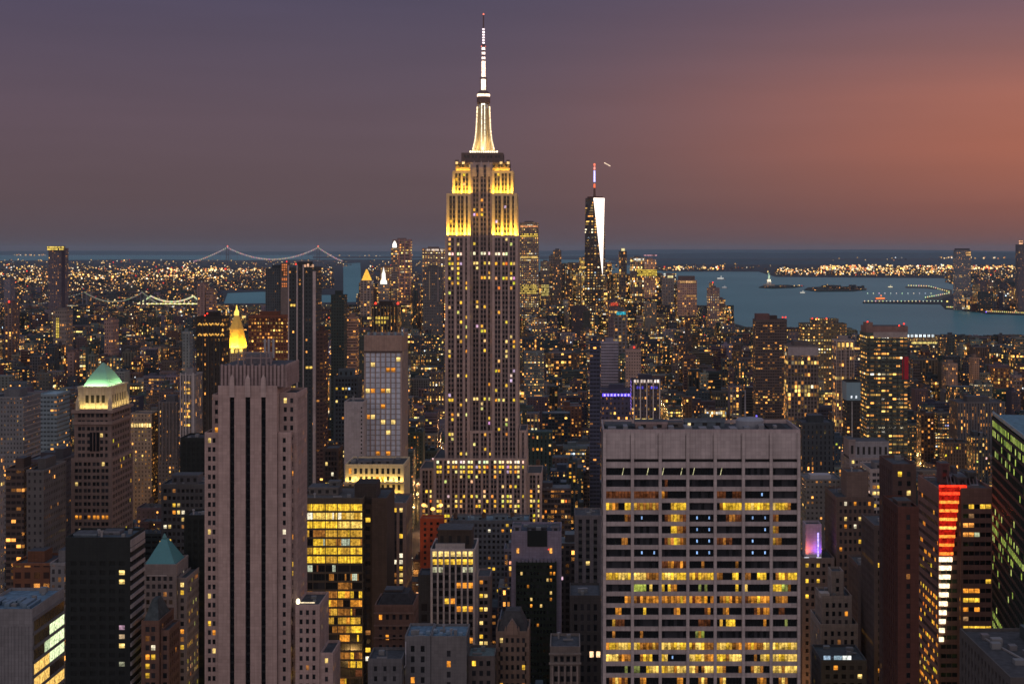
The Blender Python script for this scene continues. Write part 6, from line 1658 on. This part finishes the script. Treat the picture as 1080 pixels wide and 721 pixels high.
def city_body(mb, roofm, X0, X1, Y0, d, h, ti, rf, frac, rng, pwk=1.0):
    party = rng.random()
    par = (rng.random(), frac, rng.choice([.26, .3, .36, .42]) * pwk, rng.choice([.33, .36, .4]) * pwk)
    w = X1 - X0
    tiers = [(X0, X1, Y0, Y0 + d, 0, h)]
    if h > 50 and rng.random() < .45:
        i = min(w, d) * .14; tiers = [(X0, X1, Y0, Y0 + d, 0, h * .68), (X0 + i, X1 - i, Y0 + i, Y0 + d - i, h * .68, h)]
    for a in tiers: mb.box(*a, 'facade', ti, 'roofing', rf, par)
    a = tiers[0]
    if party < .3: mb.box(a[1], a[1] + .15, a[2], a[3], 0, a[5], 'masonry', ti)          # blank party wall
    if .2 < party < .5: mb.box(a[0] - .15, a[0], a[2], a[3], 0, a[5], 'masonry', ti)
    if party > .8: mb.box(a[0] - .4, a[1] + .4, a[2] - .4, a[2], a[5] - 1.6, a[5] - .9, 'masonry', tuple(min(.5, c * 1.5) for c in ti), bottom=True)
    a = tiers[-1]
    z = a[5]; t = .5
    lt = tuple(min(.5, c * 1.35) for c in ti)
    for (p, q, r, s_) in ((a[0] - .1, a[1] + .1, a[2] - .1, a[2] + t), (a[0] - .1, a[0] + t, a[2] + t, a[3]), (a[1] - t, a[1] + .1, a[2] + t, a[3])):
        roofm.box(p, q, r, s_, z - .8, z + 1.0, 'masonry', lt)
    return a, par

ORD = ['first', 'second', 'third', 'fourth', 'fifth', 'sixth', 'seventh', 'eighth', 'ninth', 'tenth', 'eleventh', 'twelfth']
used_labels = {}
SHORT = []
LAND = [('left picture edge', 0, 450), ('green pyramid roof', 105, 400), ('banded office building', 12, 440), ('golden pyramid', 247, 350), ('stone tower with slots', 262, 500), ('pale striped glass tower', 318, 400), ('grey glass tower', 404, 420),
        ('floodlit golden colonnade', 396, 510), ('yellow glowing glass block', 350, 600), ('tallest skyscraper', 507, 380), ('white pier building', 478, 630), ('black glass tower', 566, 620), ('violet neon sign', 650, 416), ('white office slab', 740, 500),
        ('grey roofed tower', 847, 390), ('white gridded tower', 891, 400), ('large apartment tower', 935, 410), ('green glass tower', 1065, 480), ('red striped tower', 1002, 560), ('black tower', 103, 620), ('teal pyramid roof', 170, 585), ('red-brown slab', 958, 600), ('dark zigzag-topped tower', 222, 400), ('brown corner tower', 813, 380), ('cyan sign', 655, 330), ('white ribbed tower', 198, 430), ('curved golden arcade', 149, 448), ('pale blue roof', 515, 552), ('three orange lamps', 456, 535), ('riverside pavilion', 972, 357), ('yellow striped building', 63, 345)]
def glabel(ci, p0, p1, yt, h, w, frac, tank, extra):
    xm = (p0 + p1) / 2
    nm, lx, ly = min(LAND, key=lambda l: math.hypot(l[1] - xm, (l[2] - yt) * 1.3))
    dx_, dy_ = xm - lx, yt - ly
    dist = math.hypot(dx_, dy_)
    rel = ('right of' if dx_ > 0 else 'left of') if abs(dx_) > abs(dy_) else ('below' if dy_ > 0 else 'above')
    if abs(dx_) > 14 and abs(dy_) > 14: rel = ('below right of' if dx_ > 0 else 'below left of') if dy_ > 0 else ('above right of' if dx_ > 0 else 'above left of')
    size = 'tall' if h > 75 else 'mid-rise' if h > 38 else 'low'
    shp = 'slim' if w < 15 else 'broad' if w > 33 else ''
    lit = 'bright' if frac > .3 else 'dim' if frac > .1 else 'unlit'
    top = extra
    return ' '.join(f'{shp} {CN[ci]} {size} {lit} {top} block {rel} the {nm}'.split())
gens = []
for c in ind:
    X0, X1, Yl, d, h, p0, p1 = c[:7]
    ci = rng.randrange(12); ti = tuple(v * rng.uniform(.8, 1.15) for v in PAL_T[ci])
    frac = rng.choice([.04, .08, .12, .16, .22, .3, .42]); rf = rng.choice(RF)
    yt = VY + (CZ - h) * F / Yl
    xk = rng.random()
    extra = 'tank-topped' if xk < .3 else 'penthouse-topped' if xk < .6 else 'twin-boxed' if xk < .8 else 'flat-roofed'
    gens.append([c, ci, ti, frac, rf, yt, extra])
lab = [glabel(g[1], g[0][5], g[0][6], g[5], g[0][4], g[0][1] - g[0][0], g[3], None, g[6]) for g in gens]
from collections import defaultdict
bylab = defaultdict(list)
for i, l in enumerate(lab): bylab[l].append(i)
for l, ids in bylab.items():
    if len(ids) > 1:
        ids.sort(key=lambda i: gens[i][0][5])
        for r_, i in enumerate(ids): lab[i] = ORD[r_] + ' from left, ' + l if r_ < 12 else 'another ' + l
for i, (c, ci, ti, frac, rf, yt, extra) in enumerate(gens):
    X0, X1, Yl, d, h, p0, p1 = c[:7]
    rt = thing('city_building', lab[i], 'building', ((X0 + X1) / 2, Yl, 0), 'buildings packed across the city grid')
    wb, rb = MB(), MB()
    a, par = city_body(wb, rb, X0, X1, Yl, d, h, ti, rf, frac, rng, 1.0 if Yl < 2400 else 1.25)
    wb.build('wall', rt); rb.build('parapet', rt)
    w = a[1] - a[0]; dd = a[3] - a[2]; z = a[5]
    if 'penthouse' in extra or 'twin' in extra:
        m = MB(); m.box(a[0] + w * .15, a[0] + w * .45, a[2] + dd * .3, a[2] + dd * .8, z, z + rng.uniform(3, 6), 'masonry', tuple(k * .9 for k in ti), 'roofing', rng.choice(RF)); m.build('penthouse', rt)
    if 'twin' in extra:
        m = MB(); m.box(a[0] + w * .6, a[0] + w * .85, a[2] + dd * .4, a[2] + dd * .8, z, z + rng.uniform(2.5, 4), 'masonry', tuple(k * .8 for k in ti), 'roofing', rng.choice(RF)); m.build('penthouse', rt)
    if 'tank' in extra: water_tank(rt, a[0] + w * rng.uniform(.3, .7), a[2] + dd * .5, z)
    if Yl < 1700:
        for q in range(rng.randint(1, 4)):
            m = MB(); u, v, e = a[0] + w * rng.uniform(.08, .85), a[2] + dd * rng.uniform(.08, .8), rng.uniform(1, 2.4)
            if rng.random() < .6: m.box(u, u + e, v, v + e * .8, z, z + rng.uniform(.8, 1.8), 'painted_metal', (.13, .14, .15)); m.build('air_unit', rt)
            else: m.lathe(u, v, [(.35, z), (.35, z + rng.uniform(1.5, 3.5)), (.5, z + 3.6)], 'painted_metal', (.2, .2, .2), 6); m.build('roof_vent', rt)
    # a few lit windows as parts, standing in the facade's own window grid
    if Yl < 1900:
        pw, ph = par[2] * 10, par[3] * 10
        nu, nv = int(w / pw), int((h - 3) / ph)
        nl = min(6, int(2 + frac * 20))
        zlow = CZ - (min(721, 700) - VY) / F * Yl
        for q in range(nl):
            iu = rng.randrange(max(1, nu)); iv = rng.randrange(max(0, nv - 6), max(1, nv))
            m = MB(); u, v = a[0] + (iu + .5) * pw, (iv + .52) * ph
            if u + pw * .3 > a[1]: continue
            if v > z - 1.5: continue
            cc = pick(rng)
            m.face([(u - pw * .25, a[2] - .05, v - ph * .25), (u + pw * .25, a[2] - .05, v - ph * .25), (u + pw * .25, a[2] - .05, v + ph * .25), (u - pw * .25, a[2] - .05, v + ph * .25)], 'lit_glass', tuple(k * rng.uniform(.6, 1.3) for k in cc))
            m.build('window', rt)
# the rest of the city: one mass per kind, too many to tell apart
cb, cr_ = MB(), MB()
lamps = MB()
def spark(mb, X, Y, Z, r, col):
    mb.lathe(X, Y, [(r, Z - r * .9), (r, Z + r * .9)], 'lit_glass', col, 4, rot=math.pi / 4)
def scol(rng):
    x = rng.random()
    c = (1.6, 1.05, .36) if x < .32 else (1.5, 1.25, .80) if x < .70 else (1.3, .60, .25) if x < .84 else (1.3, 1.4, 1.5) if x < .95 else (1.6, .12, .06)
    k = rng.choice([.4, .6, .9, 1.2, 1.6])
    return tuple(v * k for v in c)
for c in mass:
    X0, X1, Yl, d, h, p0, p1 = c[:7]
    ti = tuple(v * rng.uniform(.8, 1.15) for v in rng.choice(PAL_T)); rf = rng.choice(RF)
    down = Yl > 4300 and 385 < (p0 + p1) / 2 < 770
    k = 1.0 if Yl < 2400 else 1.4 if Yl < 3600 else 1.9
    frac = (rng.choice([.15, .25, .4, .6]) if down else rng.choice([.08, .12, .16, .22, .3, .42]))
    a, par = city_body(cb, cb, X0, X1, Yl, d, h, ti, rf, frac, rng, k)
    if Yl < 4200 and rng.random() < .7:
        w, dd, z = a[1] - a[0], a[3] - a[2], a[5]
        u = rng.uniform(.1, .5)
        cb.box(a[0] + w * u, a[0] + w * (u + .3), a[2] + dd * .35, a[2] + dd * .75, z, z + rng.uniform(2.5, 6), 'masonry', tuple(q * 1.0 for q in ti), 'roofing', rng.choice(RF))
    # bright lamps and signs on walls
    ns = rng.random()
    if ns < .9:
        for q in range(rng.choice((1, 2, 3)) if not down else 3):
            X = rng.uniform(X0, X1); Z = h * rng.uniform(.5, .98)
            r = Yl / F * (.22 + .5 * rng.random() ** 2.2)
            spark(cb, X, Yl - r, Z, r, scol(rng))
cb.build('city_buildings', None, (0, 0, 0), kind='stuff')

# far shores: low houses and their lamps
def far_land(name, quad, n, rng, hmin, hmax, lamp, bright=1.0, smin=.35, smax=.65, body=True):
    mb = MB()
    (xa, xb, ya, yb) = quad; seedx = rng.uniform(0, 6)
    for i in range(n):
        x = rng.uniform(xa, xb); y = yb + (ya - yb) * rng.random() ** 1.0
        X, Y = G(x, y)
        dens = .5 + .5 * math.sin(x * .11 + 1.7 * math.sin(y * .9 + seedx)) * math.sin(y * 1.35 + x * .045 + seedx)
        if body:
            w = rng.uniform(15, 60); h = rng.uniform(hmin, hmax) * (2.2 if rng.random() < .06 else 1)
            ti = tuple(v * rng.uniform(.7, 1.0) for v in rng.choice(PAL_T))
            mb.box(X - w / 2, X + w / 2, Y, Y + 30, 2, h, 'facade', ti, 'roofing', rng.choice(RF), (rng.random(), .08, .9, .8))
            Z = h * rng.uniform(.4, 1.0)
        else: Z = rng.uniform(8, 20)
        if rng.random() < lamp * (.25 + 1.3 * dens * dens):
            r = Y / F * rng.uniform(smin, smax)
            spark(mb, X, Y - r - 1, Z + r, r, tuple(v * w_ * bright * (.45 + .8 * dens) for v, w_ in zip(scol(rng), (1.05, .84, .60))))
    return mb.build(name, None, (0, 0, 0), kind='stuff')
rg = random.Random(23)
far_land('distant_houses', (-20, 230, 282, 321), 3300, rg, 8, 24, .75, 1.15)
far_land('distant_houses', (230, 350, 283, 306), 700, rg, 8, 22, .5)
far_land('distant_houses', (60, 240, 292, 297), 330, rg, 8, 24, 1.3, 1.5, .5, .9)
far_land('distant_houses', (-20, 60, 294, 301), 120, rg, 8, 24, 1.3, 1.3, .5, .9)
far_land('distant_houses', (170, 330, 284.5, 289), 230, rg, 8, 24, 1.3, 1.4, .5, .9)
far_land('distant_houses', (-20, 370, 274.5, 281), 420, rg, 8, 20, .5, .9)
far_land('distant_houses', (388, 480, 275, 298), 300, rg, 8, 22, .7, 1.0)
far_land('distant_houses', (345, 480, 269.6, 271), 40, rg, 8, 16, .6, .9)
far_land('distant_houses', (14, 48, 268.9, 270), 26, rg, 8, 16, .9, .8)
far_land('distant_houses', (690, 765, 282.3, 286), 110, rg, 10, 24, .9, 1.2, .45, .9)
far_land('distant_houses', (640, 830, 276, 285), 130, rg, 10, 24, .5, .5, .3, .6)
far_land('distant_houses', (818, 1000, 284, 291), 520, rg, 8, 20, 1.1, 1.35, .4, .8)
far_land('distant_houses', (865, 905, 281.5, 286), 120, rg, 8, 20, 1.3, 1.6, .5, 1.0)
far_land('distant_houses', (905, 1085, 281, 286), 420, rg, 8, 20, 1.2, 1.4, .5, .9)
far_land('distant_houses', (980, 1085, 270.5, 273.5), 90, rg, 8, 20, .9, .8, .5, .8)
far_land('distant_houses', (815, 1085, 267.6, 278), 110, rg, 8, 20, .45, .6)
far_land('distant_houses', (1000, 1085, 286, 300), 330, rg, 10, 26, .7, .9)
far_land('distant_houses', (1030, 1085, 300, 330), 150, rg, 10, 40, .7, 1.0)
far_land('island_lamps', (806, 846, 302, 303.5), 14, rg, 4, 12, .5, .5)
far_land('island_lamps', (858, 912, 303, 306.5), 40, rg, 8, 20, .3, .6)
for i, (xa, xb, y0, y1, n, c) in enumerate(((957, 981, 302, 302.7, 9, (1.5, 1.1, .5)), (981, 1002, 303, 309, 9, (1.5, 1.15, .5)), (1002, 975, 310, 315, 12, (1.4, 1.2, .6)), (912, 985, 310.5, 310.5, 12, (.8, .9, .8)), (910, 995, 318.8, 318.8, 22, (1.2, 1.1, .7)), (998, 1022, 325, 325.6, 14, (1.5, 1.3, .4)), (1040, 1085, 329.5, 331.5, 22, (1.3, .95, .4)))):
    mb = MB()
    for k in range(n):
        u = (k + .5) / n; x, y = xa + (xb - xa) * u, y0 + (y1 - y0) * u
        X, Y = G(x, y); r = Y / F * .55
        spark(mb, X, Y, 4 + r, r, tuple(v * rg.uniform(.6, 1.2) for v in c))
        mb.box(X - .6, X + .6, Y + 2, Y + 3, 2, 4 + r, 'painted_metal', (.1, .1, .1))
    mb.build('pier_lamps', None, (0, 0, 0), kind='stuff')
g2 = MB()
for (x, y, r, c) in ((824, 286, 1.4, (2.2, 1.5, .6)), (835, 286.5, 1.3, (2.2, 1.6, .7)), (1040, 329, 1.0, (.5, .3, 2.0)), (1053, 322, 1.0, (1.8, 1.6, 2.0)), (999, 318, 1.4, (1.8, 1.3, .3)), (944.5, 271.5, .8, (1.2, 1.3, 1.4)), (993, 279, .9, (1.8, 1.8, 1.8)), (748, 270, .7, (.9, 1, 1)), (12, 282, 1.0, (1.6, 1.5, 1.4)), (7, 282, .8, (1.4, 1.3, 1.3)), (21, 284, 1.2, (1.5, 1.0, .2)), (82, 282, 1.1, (1.6, 1.4, .8))):
    X, Y = G(x, y + 1); spark(g2, X, Y, PZ(y, Y), Y / F * r * .7, c)
g2.build('harbour_lamps', None, (0, 0, 0), kind='stuff')

# street lamps and traffic in the street canyons
sl = MB(); rs = random.Random(31)
for ax in range(-8, 9):
    X = -112.5 + 255 * ax - 15
    Yq = 700
    while Yq < 4200:
        for s_ in (-11, 11): spark(sl, X + s_ + rs.uniform(-2, 2), Yq + rs.uniform(-14, 14), 9, max(.5, Yq / F * .42), (1.6, .8, .22)) if in_man(X, Yq) and rs.random() < .45 else None
        for q in range(2): 
            spark(sl, X + rs.uniform(-8, 8), Yq + rs.uniform(0, 30), 2.8, max(.4, Yq / F * .3), rs.choice([(1.3, 1.2, .9), (1.4, .1, .04)])) if in_man(X, Yq) else None
        Yq += 36
yq = 640 + 62 + 9
while yq < 3800:
    X = -1200
    while X < 1200:
        if in_man(X, yq): spark(sl, X + rs.uniform(-3, 3), yq, 8.5, max(.5, yq / F * .4), (1.5, .75, .2))
        X += 42
    yq += 80
sl.build('street_lamps', None, (0, 0, 0), kind='stuff')
# the glow of the street lamps on the walls beside them, one light to a crossing
for ax in (-3, -2, -1, 0, 1, 2):
    for q in range(26):
        X, Yq = -112.5 + 255 * ax + 240 , 640 + 71 + 80 * q
        if abs(X) > .36 * Yq or not in_man(X, Yq): continue
        if any(f[0] < X < f[1] and f[2] < Yq < f[3] for f in FOOT): continue
        l = bpy.data.lights.new('street_glow', 'POINT'); l.energy = 24000 * rs.uniform(.5, 1.5); l.color = (1, .5 + rs.uniform(-.08, .12), .18); l.shadow_soft_size = .8
        o = bpy.data.objects.new('street_glow', l); S.collection.objects.link(o); o.location = (X + rs.uniform(-6, 6), Yq, 14)

# ------------------------------------------------------------------ the air
hz = MB()
hz.box(-80000, 80000, -1200, 120000, -2.0, 560, 'masonry', (1, 1, 1), bottom=True)
ho = hz.build('haze', None, (0, 0, 0), kind='stuff')
hm = bpy.data.materials.new('air'); hm.use_nodes = True
bb = NB(hm.node_tree); out = bb.n('ShaderNodeOutputMaterial'); pv = bb.n('ShaderNodeVolumePrincipled')
pv.inputs['Color'].default_value = (.48, .66, .82, 1); pv.inputs['Density'].default_value = 7.5e-6; pv.inputs['Anisotropy'].default_value = 0.0
bb.l(pv.outputs[0], out.inputs['Volume'])
hm.cycles.homogeneous_volume = True
ho.data.materials.clear(); ho.data.materials.append(hm)

for o in S.objects:
    for k_ in ('_org', '_d'):
        if k_ in o: del o[k_]
print('objects', len(S.objects))
for o in S.objects:
    if 'label' in o and len(o['label'].split()) > 16: print('LONG', o['label'])
